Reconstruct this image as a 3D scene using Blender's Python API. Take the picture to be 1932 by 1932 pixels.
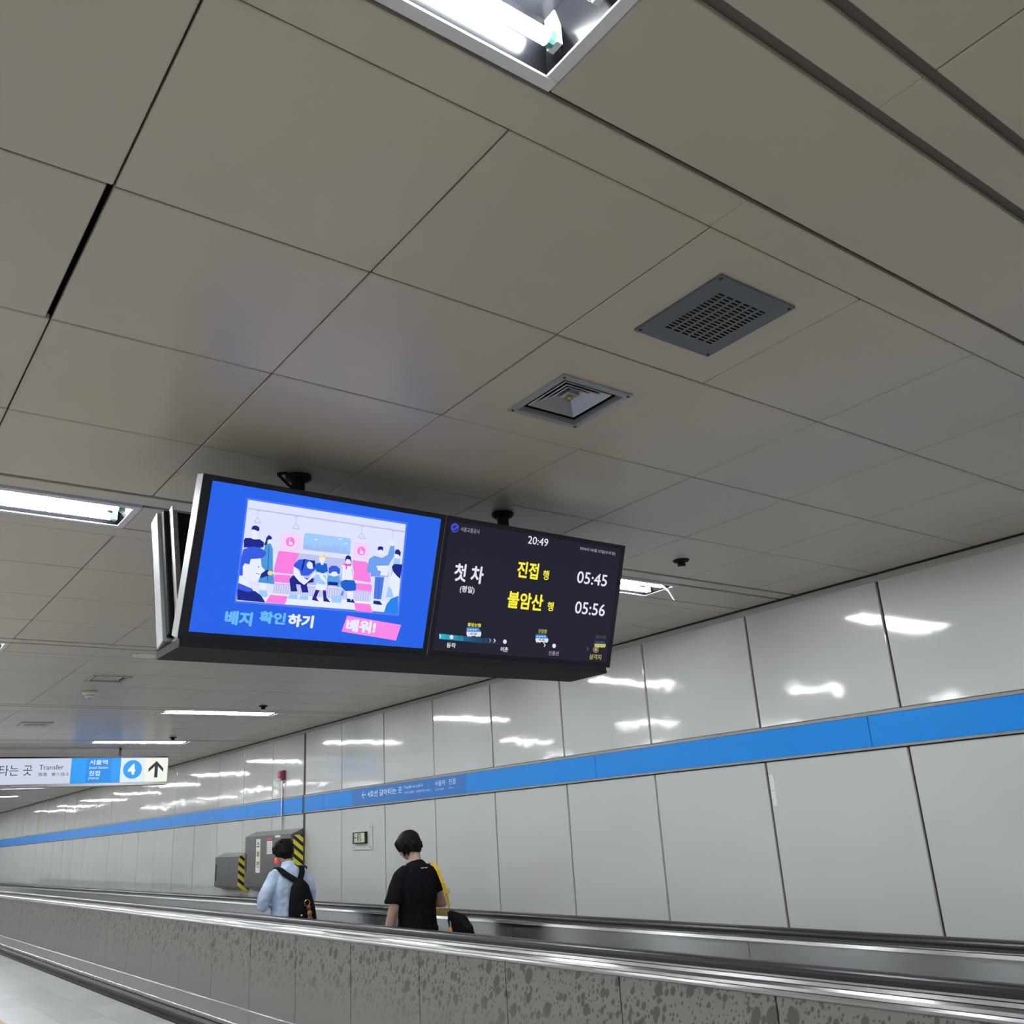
import bpy, bmesh, math, random
from mathutils import Matrix, Vector

# ------------------------------------------------------------------ camera, world, exposure
for _o in list(bpy.data.objects):
    bpy.data.objects.remove(_o)
SC = bpy.context.scene
COL = SC.collection
EXPO = 0.0
SC.view_settings.view_transform = 'Standard'
SC.view_settings.look = 'None'
SC.view_settings.gamma = 1.0
SC.view_settings.use_curve_mapping = False
SC.view_settings.exposure = EXPO
SC.cycles.max_bounces = 8
SC.cycles.diffuse_bounces = 5
SC.cycles.glossy_bounces = 4
SC.cycles.caustics_reflective = False
SC.cycles.caustics_refractive = False

CAM_Z = 1.65
PITCH, ROLL, YAW, FOCAL = 0.32948, 0.06193, -0.65549, 1730.36
_R = Matrix.Rotation(YAW, 3, 'Z') @ Matrix.Rotation(PITCH, 3, 'X') @ Matrix.Rotation(ROLL, 3, 'Y')
_r, _f, _u = _R @ Vector((1, 0, 0)), _R @ Vector((0, 1, 0)), _R @ Vector((0, 0, 1))
cam_data = bpy.data.cameras.new('camera')
cam = bpy.data.objects.new('camera', cam_data)
COL.objects.link(cam)
cam_data.sensor_width = 36.0
cam_data.sensor_fit = 'HORIZONTAL'
cam_data.lens = 36.0 * FOCAL / 1932.0
cam_data.clip_start = 0.05
cam_data.clip_end = 200
cam.matrix_world = Matrix(((_r.x, _u.x, -_f.x, 0), (_r.y, _u.y, -_f.y, 0), (_r.z, _u.z, -_f.z, CAM_Z), (0, 0, 0, 1)))
SC.camera = cam

world = bpy.data.worlds.new('world')
SC.world = world
world.use_nodes = True
world.node_tree.nodes['Background'].inputs[0].default_value = (0.02, 0.02, 0.02, 1)   # an underground hall: no sky
world.node_tree.nodes['Background'].inputs[1].default_value = 0.0
TUBE_STRENGTH = 104.0            # the room's only light: its fluorescent tubes

# ------------------------------------------------------------------ sizes of the hall (metres)
ZC = 2.98            # ceiling
XW = 5.107           # right wall
XL = -4.5            # left wall
Y0, Y1 = -6.0, 36.0
BAY = 2.99
S_LINES = [-0.276, 0.341, 0.952, 1.554, 2.168, 2.786, 3.399, 4.03, 4.659, 5.065]
ROWS = [1.168, 1.758, 2.380, 3.004, 3.586]
L3, L2, L1, LA = 0.605, 0.730, 1.050, 1.168
V_SEAM0, V_PITCH = 9.231, 1.0341
BAND_B, BAND_T = 1.957, 2.172


# ------------------------------------------------------------------ helpers
def lin(r, g, b):
    def c(v):
        v /= 255.0
        return v / 12.92 if v <= 0.04045 else ((v + 0.055) / 1.055) ** 2.4
    return (c(r), c(g), c(b))


class MB:
    """collects shapes and links them as ONE mesh object"""
    def __init__(self):
        self.v, self.f, self.m = [], [], []

    def face(self, pts, mi=0):
        i = len(self.v)
        self.v += [tuple(p) for p in pts]
        self.f.append(tuple(range(i, i + len(pts))))
        self.m.append(mi)
        return self

    def box(self, x0, y0, z0, x1, y1, z1, mi=0, c=0.0, T=None):
        """box; c chamfers every edge"""
        bm = bmesh.new()
        bmesh.ops.create_cube(bm, size=1.0)
        for v in bm.verts:
            v.co = Vector(((x0 + x1) / 2 + v.co.x * abs(x1 - x0), (y0 + y1) / 2 + v.co.y * abs(y1 - y0), (z0 + z1) / 2 + v.co.z * abs(z1 - z0)))
        if c > 0:
            bmesh.ops.bevel(bm, geom=bm.edges[:], offset=c, segments=1, affect='EDGES', profile=0.5)
        self.add_bm(bm, mi, T)
        return self

    def add_bm(self, bm, mi=0, T=None):
        i = len(self.v)
        bm.verts.index_update()
        for v in bm.verts:
            self.v.append(tuple(T @ v.co) if T is not None else tuple(v.co))
        for f in bm.faces:
            self.f.append(tuple(i + v.index for v in f.verts))
            self.m.append(mi)
        bm.free()

    def cyl(self, p0, p1, r0, r1=None, n=12, mi=0, cap=True):
        p0, p1 = Vector(p0), Vector(p1)
        r1 = r0 if r1 is None else r1
        d = (p1 - p0).normalized()
        a = d.orthogonal().normalized()
        b = d.cross(a)
        i = len(self.v)
        for p, r in ((p0, r0), (p1, r1)):
            for k in range(n):
                t = 2 * math.pi * k / n
                self.v.append(tuple(p + (a * math.cos(t) + b * math.sin(t)) * r))
        for k in range(n):
            k2 = (k + 1) % n
            self.f.append((i + k, i + k2, i + n + k2, i + n + k))
            self.m.append(mi)
        if cap:
            self.f.append(tuple(i + k for k in reversed(range(n))))
            self.f.append(tuple(i + n + k for k in range(n)))
            self.m += [mi, mi]
        return self

    def tube(self, pts, r, n=8, mi=0):
        for a, b in zip(pts[:-1], pts[1:]):
            self.cyl(a, b, r, n=n, mi=mi)
        return self

    def lathe(self, prof, n=16, c=(0, 0, 0), mi=0):
        """profile of (radius, z) turned round the vertical through c"""
        i = len(self.v)
        for r, z in prof:
            for k in range(n):
                t = 2 * math.pi * k / n
                self.v.append((c[0] + r * math.cos(t), c[1] + r * math.sin(t), c[2] + z))
        for j in range(len(prof) - 1):
            for k in range(n):
                k2 = (k + 1) % n
                self.f.append((i + j * n + k, i + j * n + k2, i + (j + 1) * n + k2, i + (j + 1) * n + k))
                self.m.append(mi)
        self.f.append(tuple(i + k for k in range(n)))
        self.f.append(tuple(i + (len(prof) - 1) * n + k for k in range(n)))
        self.m += [mi, mi]
        return self

    def extrude_xz(self, prof, y0, y1, mi=0):
        """closed x-z profile drawn out along y"""
        n = len(prof)
        i = len(self.v)
        for y in (y0, y1):
            self.v += [(x, y, z) for x, z in prof]
        for k in range(n):
            k2 = (k + 1) % n
            self.f.append((i + k, i + k2, i + n + k2, i + n + k))
            self.m.append(mi)
        self.f.append(tuple(i + k for k in reversed(range(n))))
        self.f.append(tuple(i + n + k for k in range(n)))
        self.m += [mi, mi]
        return self

    def mesh(self, name, mats, smooth=False):
        me = bpy.data.meshes.new(name)
        me.from_pydata(self.v, [], self.f)
        mats = mats if isinstance(mats, (list, tuple)) else [mats]
        for m in mats:
            me.materials.append(m)
        me.polygons.foreach_set('material_index', self.m)
        bm = bmesh.new()
        bm.from_mesh(me)
        bmesh.ops.recalc_face_normals(bm, faces=bm.faces)
        bm.to_mesh(me)
        bm.free()
        if smooth:
            me.polygons.foreach_set('use_smooth', [True] * len(me.polygons))
        me.update()
        return me

    def build(self, name, mats, parent=None, smooth=False):
        return link(name, self.mesh(name, mats, smooth), parent)


WORLD = {}


def link(name, me, parent=None, loc=(0, 0, 0), rot=None):
    o = bpy.data.objects.new(name, me)
    COL.objects.link(o)
    o.location = loc
    m = Matrix.Translation(loc)
    if rot is not None:
        o.rotation_euler = rot
        m = m @ o.rotation_euler.to_matrix().to_4x4()
    WORLD[o] = m
    if parent is not None:
        o.parent = parent
        o.matrix_parent_inverse = WORLD[parent].inverted()
    return o


def tag(o, label, cat, group=None):
    o['label'] = label
    o['category'] = cat
    if group:
        o['group'] = group
    return o


def thing(name, label, cat, loc=(0, 0, 0), group=None):
    return tag(link(name, None, None, loc), label, cat, group)


def struct(o):
    o['kind'] = 'structure'
    return o


def copy_tree(o, parent=None):
    c = o.copy()
    COL.objects.link(c)
    WORLD[c] = WORLD[o]
    if parent is not None:
        c.parent = parent
        c.matrix_parent_inverse = o.matrix_parent_inverse.copy()
    for ch in list(o.children):
        copy_tree(ch, c)
    return c


# ------------------------------------------------------------------ materials
def mat(name, col, rough=0.5, metal=0.0, spec=0.5, emit=None, strength=0.0, noise=0.0, nscale=6.0, bump=0.0, bscale=30.0, coat=0.0, stretch=None):
    m = bpy.data.materials.new(name)
    m.use_nodes = True
    nt = m.node_tree
    b = nt.nodes['Principled BSDF']
    b.inputs['Base Color'].default_value = (*col, 1)
    b.inputs['Roughness'].default_value = rough
    b.inputs['Metallic'].default_value = metal
    b.inputs['Specular IOR Level'].default_value = spec
    b.inputs['Coat Weight'].default_value = coat
    if emit is not None:
        b.inputs['Emission Color'].default_value = (*emit, 1)
        b.inputs['Emission Strength'].default_value = strength
    if noise or bump:
        tc = nt.nodes.new('ShaderNodeNewGeometry')
        mp = nt.nodes.new('ShaderNodeMapping')
        if stretch:
            mp.inputs['Scale'].default_value = stretch
        nt.links.new(tc.outputs['Position'], mp.inputs['Vector'])
    if noise:
        nz = nt.nodes.new('ShaderNodeTexNoise')
        nz.inputs['Scale'].default_value = nscale
        nz.inputs['Detail'].default_value = 5
        nt.links.new(mp.outputs['Vector'], nz.inputs['Vector'])
        mx = nt.nodes.new('ShaderNodeMix')
        mx.data_type = 'RGBA'
        mx.inputs['A'].default_value = (*[c * (1 - noise) for c in col], 1)
        mx.inputs['B'].default_value = (*[min(1, c * (1 + noise)) for c in col], 1)
        nt.links.new(nz.outputs['Fac'], mx.inputs['Factor'])
        nt.links.new(mx.outputs['Result'], b.inputs['Base Color'])
    if bump:
        nb = nt.nodes.new('ShaderNodeTexNoise')
        nb.inputs['Scale'].default_value = bscale
        nb.inputs['Detail'].default_value = 2
        nt.links.new(mp.outputs['Vector'], nb.inputs['Vector'])
        bp = nt.nodes.new('ShaderNodeBump')
        bp.inputs['Strength'].default_value = 1.0
        bp.inputs['Distance'].default_value = bump
        nt.links.new(nb.outputs['Fac'], bp.inputs['Height'])
        nt.links.new(bp.outputs['Normal'], b.inputs['Normal'])
    return m


def glow(name, rgb, s=1.0):
    c = lin(*rgb)
    return mat(name, (0.01, 0.01, 0.01), 0.5, 0, 0.06, c, s)


def etched_steel():
    """stainless sheet etched with dark round flecks that thin out towards the foot"""
    m = mat('etched_steel', (0.30, 0.29, 0.265), 0.42, 0.55, 0.5)
    nt = m.node_tree
    N, Lk = nt.nodes.new, nt.links.new
    b = nt.nodes['Principled BSDF']
    g = N('ShaderNodeNewGeometry')
    sx = N('ShaderNodeSeparateXYZ')
    Lk(g.outputs['Position'], sx.inputs[0])
    cb = N('ShaderNodeCombineXYZ')
    # slanted flecks: shear y by z
    sh = N('ShaderNodeMath'); sh.operation = 'MULTIPLY_ADD'
    Lk(sx.outputs['Z'], sh.inputs[0]); sh.inputs[1].default_value = 0.35; Lk(sx.outputs['Y'], sh.inputs[2])
    zz = N('ShaderNodeMath'); zz.operation = 'MULTIPLY'
    Lk(sx.outputs['Z'], zz.inputs[0]); zz.inputs[1].default_value = 0.8
    Lk(sh.outputs[0], cb.inputs['X']); Lk(zz.outputs[0], cb.inputs['Y'])
    fade = N('ShaderNodeMapRange')
    fade.inputs['From Min'].default_value = 0.25
    fade.inputs['From Max'].default_value = 0.62
    Lk(sx.outputs['Z'], fade.inputs['Value'])
    masks = []
    for sc, r0, r1 in ((9.0, 0.05, 0.37), (20.0, 0.08, 0.41), (40.0, 0.08, 0.38)):
        v = N('ShaderNodeTexVoronoi'); v.voronoi_dimensions = '2D'
        v.inputs['Scale'].default_value = sc
        Lk(cb.outputs[0], v.inputs['Vector'])
        s = N('ShaderNodeSeparateColor'); Lk(v.outputs['Color'], s.inputs[0])
        rad = N('ShaderNodeMapRange')
        rad.inputs['From Min'].default_value = 0.18
        rad.inputs['To Min'].default_value = 0.0
        rad.inputs['To Max'].default_value = r1
        Lk(s.outputs[0], rad.inputs['Value'])
        lt = N('ShaderNodeMapRange')           # soft rim
        sub = N('ShaderNodeMath'); sub.operation = 'SUBTRACT'
        Lk(rad.outputs[0], sub.inputs[0]); Lk(v.outputs['Distance'], sub.inputs[1])
        Lk(sub.outputs[0], lt.inputs['Value'])
        lt.inputs['From Min'].default_value = 0.0
        lt.inputs['From Max'].default_value = 0.06
        masks.append(lt.outputs[0])
    mx0 = N('ShaderNodeMath'); mx0.operation = 'MAXIMUM'
    Lk(masks[0], mx0.inputs[0]); Lk(masks[1], mx0.inputs[1])
    mx = N('ShaderNodeMath'); mx.operation = 'MAXIMUM'
    Lk(mx0.outputs[0], mx.inputs[0]); Lk(masks[2], mx.inputs[1])
    ml = N('ShaderNodeMath'); ml.operation = 'MULTIPLY'
    Lk(mx.outputs[0], ml.inputs[0]); Lk(fade.outputs[0], ml.inputs[1])
    mc = N('ShaderNodeMix'); mc.data_type = 'RGBA'
    mc.inputs['A'].default_value = (0.30, 0.29, 0.265, 1)
    mc.inputs['B'].default_value = (0.150, 0.144, 0.132, 1)
    Lk(ml.outputs[0], mc.inputs['Factor'])
    Lk(mc.outputs['Result'], b.inputs['Base Color'])
    return m


def hazard():
    m = mat('hazard_stripes', (0.8, 0.65, 0.05), 0.45)
    nt = m.node_tree
    N, Lk = nt.nodes.new, nt.links.new
    g = N('ShaderNodeNewGeometry'); sx = N('ShaderNodeSeparateXYZ'); Lk(g.outputs['Position'], sx.inputs[0])
    a = N('ShaderNodeMath'); a.operation = 'MULTIPLY_ADD'
    Lk(sx.outputs['X'], a.inputs[0]); a.inputs[1].default_value = 0.8; Lk(sx.outputs['Z'], a.inputs[2])
    b = N('ShaderNodeMath'); b.operation = 'MULTIPLY'; Lk(a.outputs[0], b.inputs[0]); b.inputs[1].default_value = 9.5
    f = N('ShaderNodeMath'); f.operation = 'FRACT'; Lk(b.outputs[0], f.inputs[0])
    h = N('ShaderNodeMath'); h.operation = 'GREATER_THAN'; Lk(f.outputs[0], h.inputs[0]); h.inputs[1].default_value = 0.55
    mc = N('ShaderNodeMix'); mc.data_type = 'RGBA'
    mc.inputs['A'].default_value = (0.78, 0.66, 0.06, 1); mc.inputs['B'].default_value = (0.015, 0.013, 0.012, 1)
    Lk(h.outputs[0], mc.inputs['Factor']); Lk(mc.outputs['Result'], nt.nodes['Principled BSDF'].inputs['Base Color'])
    return m


def brushed(m, a=0.85, rot=0.0):
    """sheet brushed along the walkway: reflections smear upright"""
    nt = m.node_tree
    b = nt.nodes['Principled BSDF']
    t = nt.nodes.new('ShaderNodeTangent')
    t.direction_type = 'RADIAL'
    t.axis = 'Z'
    nt.links.new(t.outputs[0], b.inputs['Tangent'])
    b.inputs['Anisotropic'].default_value = a
    b.inputs['Anisotropic Rotation'].default_value = rot


M = {}
M['ceiling'] = mat('ceiling_paint', (0.490, 0.424, 0.352), 0.30, 0, 0.5, noise=0.08, nscale=1.3)
M['void'] = mat('ceiling_void', (0.030, 0.027, 0.025), 0.9)
M['groove'] = mat('groove_paint', (0.16, 0.14, 0.12), 0.8)
M['enamel'] = mat('wall_enamel', (0.60, 0.605, 0.585), 0.07, 0, 0.5, noise=0.04, nscale=0.9, bump=0.0038, bscale=2.4)
M['joint'] = mat('wall_joint', (0.085, 0.08, 0.075), 0.7)
M['trimgrey'] = mat('grey_trim', (0.30, 0.295, 0.29), 0.4, 0.3)
M['trimlight'] = mat('light_trim', (0.45, 0.44, 0.42), 0.45)
M['band'] = mat('blue_enamel', lin(12, 142, 236), 0.45, 0, 0.3, noise=0.03, nscale=3)
M['film'] = mat('blue_film', lin(30, 118, 205), 0.4, 0, 0.4)
M['bandtext'] = mat('pale_blue_print', lin(205, 228, 250), 0.5)
M['steel'] = mat('brushed_steel', (0.62, 0.62, 0.625), 0.27, 1.0, noise=0.06, nscale=14, stretch=(1, 0.15, 8))
brushed(M['steel'], 0.95, 0.25)
M['steel2'] = mat('satin_steel', (0.52, 0.52, 0.51), 0.28, 1.0)
brushed(M['steel2'], 0.9, 0.25)
M['etched'] = etched_steel()
M['deck'] = mat('deck_steel', (0.36, 0.365, 0.36), 0.26, 0.9, noise=0.15, nscale=5, bump=0.0015, bscale=9)
M['rubber'] = mat('handrail_rubber', (0.018, 0.018, 0.020), 0.32, 0, 0.5)
M['plinth'] = mat('dark_plinth', (0.055, 0.052, 0.05), 0.45, noise=0.15, nscale=12)
M['black'] = mat('black_paint', (0.010, 0.010, 0.013), 0.6, 0, 0.15)
M['tread'] = mat('tread_metal', (0.10, 0.10, 0.105), 0.5, 0.7)
M['tile'] = mat('floor_tile', (0.50, 0.505, 0.49), 0.30, 0, 0.5, noise=0.12, nscale=5)
M['tile2'] = mat('floor_tile_grey', (0.44, 0.445, 0.43), 0.30, 0, 0.5, noise=0.12, nscale=5)
M['grout'] = mat('floor_grout', (0.26, 0.26, 0.25), 0.8)
M['tactile'] = mat('tactile_yellow', (0.55, 0.42, 0.16), 0.55)
M['tube'] = mat('fluorescent_tube', (0.8, 0.8, 0.8), 0.4, 0, 0.5, (0.90, 0.955, 1.0), TUBE_STRENGTH)
M['reflector'] = mat('grey_reflector', (0.008, 0.0085, 0.010), 0.22, 0.0, 0.22)
M['frame'] = mat('fixture_frame', (0.66, 0.66, 0.67), 0.45)
M['socket'] = mat('green_socket', (0.10, 0.34, 0.30), 0.4)
M['socketw'] = mat('white_socket', (0.7, 0.7, 0.68), 0.4)
M['alu'] = mat('silver_frame', (0.40, 0.405, 0.41), 0.5, 0.15, 0.4)
M['bezel'] = mat('black_bezel', (0.012, 0.012, 0.018), 0.42, 0, 0.25)
M['galv'] = mat('galvanised', (0.55, 0.55, 0.55), 0.35, 0.9, noise=0.2, nscale=40)
M['vent'] = mat('vent_metal', (0.42, 0.43, 0.44), 0.38, 0.6)
M['ventgrey'] = mat('grille_grey', (0.16, 0.17, 0.185), 0.38, 0.5)
M['cab'] = mat('cabinet_steel', (0.13, 0.13, 0.132), 0.38, 0.55, noise=0.08, nscale=8)
M['cabedge'] = mat('cabinet_edge', (0.34, 0.34, 0.34), 0.35, 0.6)
M['hazard'] = hazard()
M['cream'] = mat('cream_plate', (0.78, 0.80, 0.62), 0.5)
M['white'] = mat('white_plate', (0.80, 0.80, 0.80), 0.5)
M['plate'] = mat('beige_plate', (0.60, 0.605, 0.56), 0.4)
M['ink'] = mat('black_print', (0.02, 0.02, 0.025), 0.6)
M['redprint'] = mat('red_print', (0.62, 0.08, 0.12), 0.5)
M['redlamp'] = mat('red_lamp', (0.5, 0.02, 0.02), 0.3, 0, 0.5, lin(255, 45, 40), 1.6)
M['maroon'] = mat('maroon_plastic', (0.17, 0.02, 0.03), 0.3)
M['skin'] = mat('skin', (0.46, 0.28, 0.21), 0.5, 0, 0.4, noise=0.06, nscale=25)
M['hair'] = mat('black_hair', (0.007, 0.006, 0.006), 0.55, 0, 0.12, noise=0.3, nscale=60, bump=0.004, bscale=90, stretch=(1, 1, 0.25))
M['tee'] = mat('black_cotton', (0.008, 0.008, 0.010), 0.9, 0, 0.08, bump=0.012, bscale=7)
M['shirt'] = mat('light_blue_shirt', (0.52, 0.63, 0.83), 0.8, 0, 0.2, noise=0.05, nscale=20, bump=0.02, bscale=9)
M['trousers'] = mat('dark_trousers', (0.009, 0.0095, 0.012), 0.9, 0, 0.08, bump=0.01, bscale=7)
M['shoe'] = mat('shoe_black', (0.02, 0.02, 0.02), 0.5)
M['sole'] = mat('shoe_sole', (0.6, 0.6, 0.58), 0.6)
M['nylon'] = mat('black_nylon', (0.007, 0.007, 0.008), 0.75, 0, 0.12, bump=0.006, bscale=16)
M['strapy'] = mat('yellow_strap', (0.80, 0.52, 0.02), 0.6)
M['orange'] = mat('orange_charm', (0.9, 0.28, 0.03), 0.35)
M['brass'] = mat('brass_ring', (0.5, 0.35, 0.12), 0.3, 1.0)
M['charm'] = mat('red_brown_charm', (0.30, 0.06, 0.04), 0.5)
M['charm2'] = mat('tan_charm', (0.36, 0.20, 0.10), 0.5)
M['tape'] = mat('clear_tape', (0.78, 0.78, 0.76), 0.25)
M['detector'] = mat('detector_plastic', (0.68, 0.65, 0.56), 0.4)
M['green'] = mat('exit_green', (0.03, 0.17, 0.08), 0.5)


# ================================================================== the hall
rnd = random.Random(11)

# ---- floor: slab with tiles as far as they can be told apart
floor = struct(MB().box(XL, Y0, -0.20, XW + 0.3, Y1, -0.008).build('floor', M['grout']))
TILE = 0.4235
_tm = {}


def tile_mesh(w, d, m, key):
    k = (round(w, 3), round(d, 3), key)
    if k not in _tm:
        _tm[k] = MB().box(-w / 2, -d / 2, -0.012, w / 2, d / 2, 0.0, c=0.0012).mesh('floor_tile', m)
    return _tm[k]


x_edges = [2.087, 2.511, 2.935, 3.310]
for ci in range(3):
    xa, xb = x_edges[ci], x_edges[ci + 1]
    y = 8.0
    j = 0
    while y < 24.0:
        key = 'tile2' if rnd.random() < 0.25 else 'tile'
        link('floor_tile', tile_mesh(xb - xa - 0.004, TILE * 2 - 0.004, M[key], key), floor, ((xa + xb) / 2, y + TILE, 0))
        y += TILE * 2
        j += 1
rest = MB()
rest.box(2.087, Y0, -0.012, 3.310, 7.98, 0.0)
rest.box(2.087, 8.0 + 19 * TILE * 2, -0.012, 3.310, Y1, 0.0)
for i in range(int((2.087 - 0.30 - XL) / TILE)):
    xb = 1.787 - i * TILE
    rest.box(xb - TILE + 0.004, Y0, -0.012, xb, Y1, 0.0)
o = rest.build('tile_field', M['tile'], floor)
o['kind'] = 'stuff'
# yellow guidance strip for the blind, cut by the lower left corner of the picture
_tac = MB().box(-0.148, -0.148, -0.010, 0.148, 0.148, 0.001, c=0.001)
for i in range(4):
    _tac.box(-0.115 + i * 0.077 - 0.016, -0.13, 0.0, -0.115 + i * 0.077 + 0.016, 0.13, 0.005, c=0.003)
_tacm = _tac.mesh('tactile_tile', M['tactile'])
for i in range(26):
    link('tactile_tile', _tacm, floor, (1.937, 9.0 + i * 0.3, 0.0))
_tr = MB().box(1.789, Y0, -0.010, 2.085, 8.84, 0.001).box(1.789, 16.66, -0.010, 2.085, Y1, 0.001).build('tactile_strip', M['tactile'], floor)

# ---- ceiling: dark void slab, every panel hung below it
ceiling = struct(MB().box(XL, Y0, ZC + 0.13, XW + 0.1, Y1, ZC + 0.25).build('ceiling', M['void']))
_pm = {}
TH = 0.018


def panel_mesh(w, d, m='ceiling'):
    k = (round(w, 3), round(d, 3), m)
    if k not in _pm:
        _pm[k] = MB().box(-w / 2, -d / 2, 0, w / 2, d / 2, TH, c=0.0025).mesh('ceiling_panel', M[m])
    return _pm[k]


def cpanel(x0, x1, y0, y1, gx=0.0045, gy=0.006, dz=0.0):
    w, d = x1 - x0 - gx, y1 - y0 - gy
    return link('ceiling_panel', panel_mesh(w, d), ceiling, ((x0 + x1) / 2, (y0 + y1) / 2, ZC + dz))


# where a diffuser opens a panel: (bay, row) for the column from x 1.554 to 2.168
DIFF = {(0, 1): (1.722, 1.928, 2.020, 2.230), (2, 1): (1.722, 7.82, 2.020, 8.122)}
far = MB()
for k in range(-2, 12):
    yb = BAY * k
    seen = -1 <= k <= 3
    for r in range(4):
        ya, yc = ROWS[r] + yb, ROWS[r + 1] + yb
        for c in range(len(S_LINES) - 1):
            xa, xb = S_LINES[c], S_LINES[c + 1]
            if not (seen and (k >= 0 or (r >= 2 and c >= 1))):
                far.box(xa + .002, ya + .003, ZC, xb - .002, yc - .003, ZC + TH)
                continue
            if c == 3 and (k, r) in DIFF:
                hx0, hy0, hx1, hy1 = DIFF[(k, r)]
                hx0 += .014; hy0 += .014; hx1 -= .014; hy1 -= .014
                p = MB()
                A = [(xa + .002, ya + .003), (xb - .002, ya + .003), (xb - .002, yc - .003), (xa + .002, yc - .003)]
                B = [(hx0, hy0), (hx1, hy0), (hx1, hy1), (hx0, hy1)]
                for i in range(4):
                    a0, a1, b1, b0 = A[i], A[(i + 1) % 4], B[(i + 1) % 4], B[i]
                    for z in (ZC, ZC + TH):
                        p.face([(*a0, z), (*a1, z), (*b1, z), (*b0, z)])
                    p.face([(*a0, ZC), (*a1, ZC), (*a1, ZC + TH), (*a0, ZC + TH)])
                    p.face([(*b0, ZC), (*b1, ZC), (*b1, ZC + TH), (*b0, ZC + TH)])
                p.build('ceiling_panel', M['ceiling'], ceiling)
                continue
            if k == 0 and c == 0 and r == 1:
                cpanel(xa - 0.010, xb - 0.010, ya, yc, gx=0.006)      # a panel that has slipped, leaving a wide black joint
                continue
            cpanel(xa, xb, ya, yc, dz=rnd.uniform(-0.0006, 0.0006))
    # columns left of the picture
    x = S_LINES[0]
    while x > XL + 0.1:
        xa = max(XL, x - 0.617)
        for r in range(4):
            far.box(xa + .002, ROWS[r] + yb + .003, ZC, x - .002, ROWS[r + 1] + yb - .003, ZC + TH)
        x -= 0.617
    # the light trough: narrow strip, slot for the lights, narrow strip
    SEG = [XL + .002, -2.2, -0.30, 1.55, 3.40, XW - 0.045]
    for a, b in zip(SEG[:-1], SEG[1:]):
        for ya, yc in ((L3 + .014, L2 - .014), (L1 + .006, LA)):
            if seen and b > 0:
                cpanel(a, b, ya + yb, yc + yb, gx=0.0015, gy=0.0)
            else:
                far.box(a, ya + yb, ZC, b, yc + yb, ZC + TH)
    for a, b in ((XL, -3.497), (-2.213, -0.327), (0.957, 2.848), (4.132, XW - 0.045)):
        if seen and b > 0:
            cpanel(a, b, L2 + .014 + yb, L1 - .006 + yb, gx=0.003, gy=0.0)
        else:
            far.box(a, L2 + .014 + yb, ZC, b, L1 - .006 + yb, ZC + TH)
o = far.build('panel_field', M['ceiling'], ceiling)
o['kind'] = 'stuff'
# brown backing strips that close the grooves of the troughs
_gm = MB().box(XL, -.03, 0, XW - .05, .03, .004).mesh('groove_backing', M['groove'])
for k in range(-2, 12):
    for y in (L3, L2):
        link('groove_backing', _gm, ceiling, (0, y + BAY * k, ZC + TH + .001))

# ---- right wall: dark backing, enamelled panels above and below the blue band
wall_r = struct(MB().box(XW + 0.03, Y0, 0.0, XW + 0.25, Y1, ZC + 0.1).build('wall_right', M['joint']))


def wall_panel(yc, w, z0, z1, ry=0.0, rz=0.0):
    k = (round(w, 3), round(z1 - z0, 3))
    if k not in _pm:
        h = z1 - z0
        _pm[k] = MB().box(0, -w / 2, -h / 2, 0.024, w / 2, h / 2, c=0.003).mesh('wall_panel', M['enamel'])
    return link('wall_panel', _pm[k], wall_r, (XW, yc, (z0 + z1) / 2), (0, ry, rz))


GAP = 0.018
k = -40
while True:
    ya = V_SEAM0 - V_PITCH * (k + 1)
    yb = ya + V_PITCH
    k += 1
    if ya > Y1 - V_PITCH:
        continue
    if yb < Y0 + V_PITCH:
        break
    w = V_PITCH - GAP
    yc = (ya + yb) / 2
    if abs(yb - 11.299) < 0.01:
        w -= 0.02; yc -= 0.01
    if abs(ya - 11.299) < 0.01:
        w -= 0.02; yc += 0.01
    wall_panel(yc, w, BAND_T + .004, 2.945, rnd.uniform(-.004, .004), rnd.uniform(-.0035, .0035))
    wall_panel(yc, w, 0.0, BAND_B - .006, rnd.uniform(-.0015, .0015), rnd.uniform(-.003, .003))

# blue band: plates between two grey rails
band = struct(MB().box(XW - 0.004, Y0, BAND_B, XW + 0.03, Y1, BAND_T).build('trim_1', M['joint']))
for z0, z1 in ((BAND_T - 0.018, BAND_T), (BAND_B, BAND_B + 0.014)):
    for ya, yb in ((Y0, 11.272), (11.328, Y1)):
        MB().box(XW - 0.016, ya, z0, XW - 0.004, yb, z1).build('band_rail', M['trimgrey'], band)
cuts = [Y0] + [3.245 + 2.49 * i for i in range(-3, 4)] + [11.27, 11.33, 13.2, 15.75, 18.24, 20.73, 23.2, 25.7, 28.2, 30.7, Y1]
cuts = sorted(c for c in cuts if Y0 <= c <= Y1)
for a, b in zip(cuts[:-1], cuts[1:]):
    if abs(a - 11.27) < .001 or b - a < .05:
        continue
    MB().box(XW - 0.012, a + .002, BAND_B + .015, XW - 0.004, b - .002, BAND_T - .019, c=0.001).build('band_plate', M['band'], band)

# expansion joint between two lengths of wall
struct(MB().box(XW - 0.006, 11.278, 0.0, XW + 0.03, 11.322, 2.945, c=0.002).build('trim_2', M['joint']))
# angle trim under the ceiling
struct(MB().box(XW - 0.012, Y0, 2.938, XW + 0.03, Y1, ZC - 0.004, c=0.002).build('trim_3', M['trimlight']))
struct(MB().box(XW - 0.045, Y0, ZC + 0.003, XW + 0.03, Y1, ZC + 0.012).build('trim_4', M['joint']))

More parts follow.
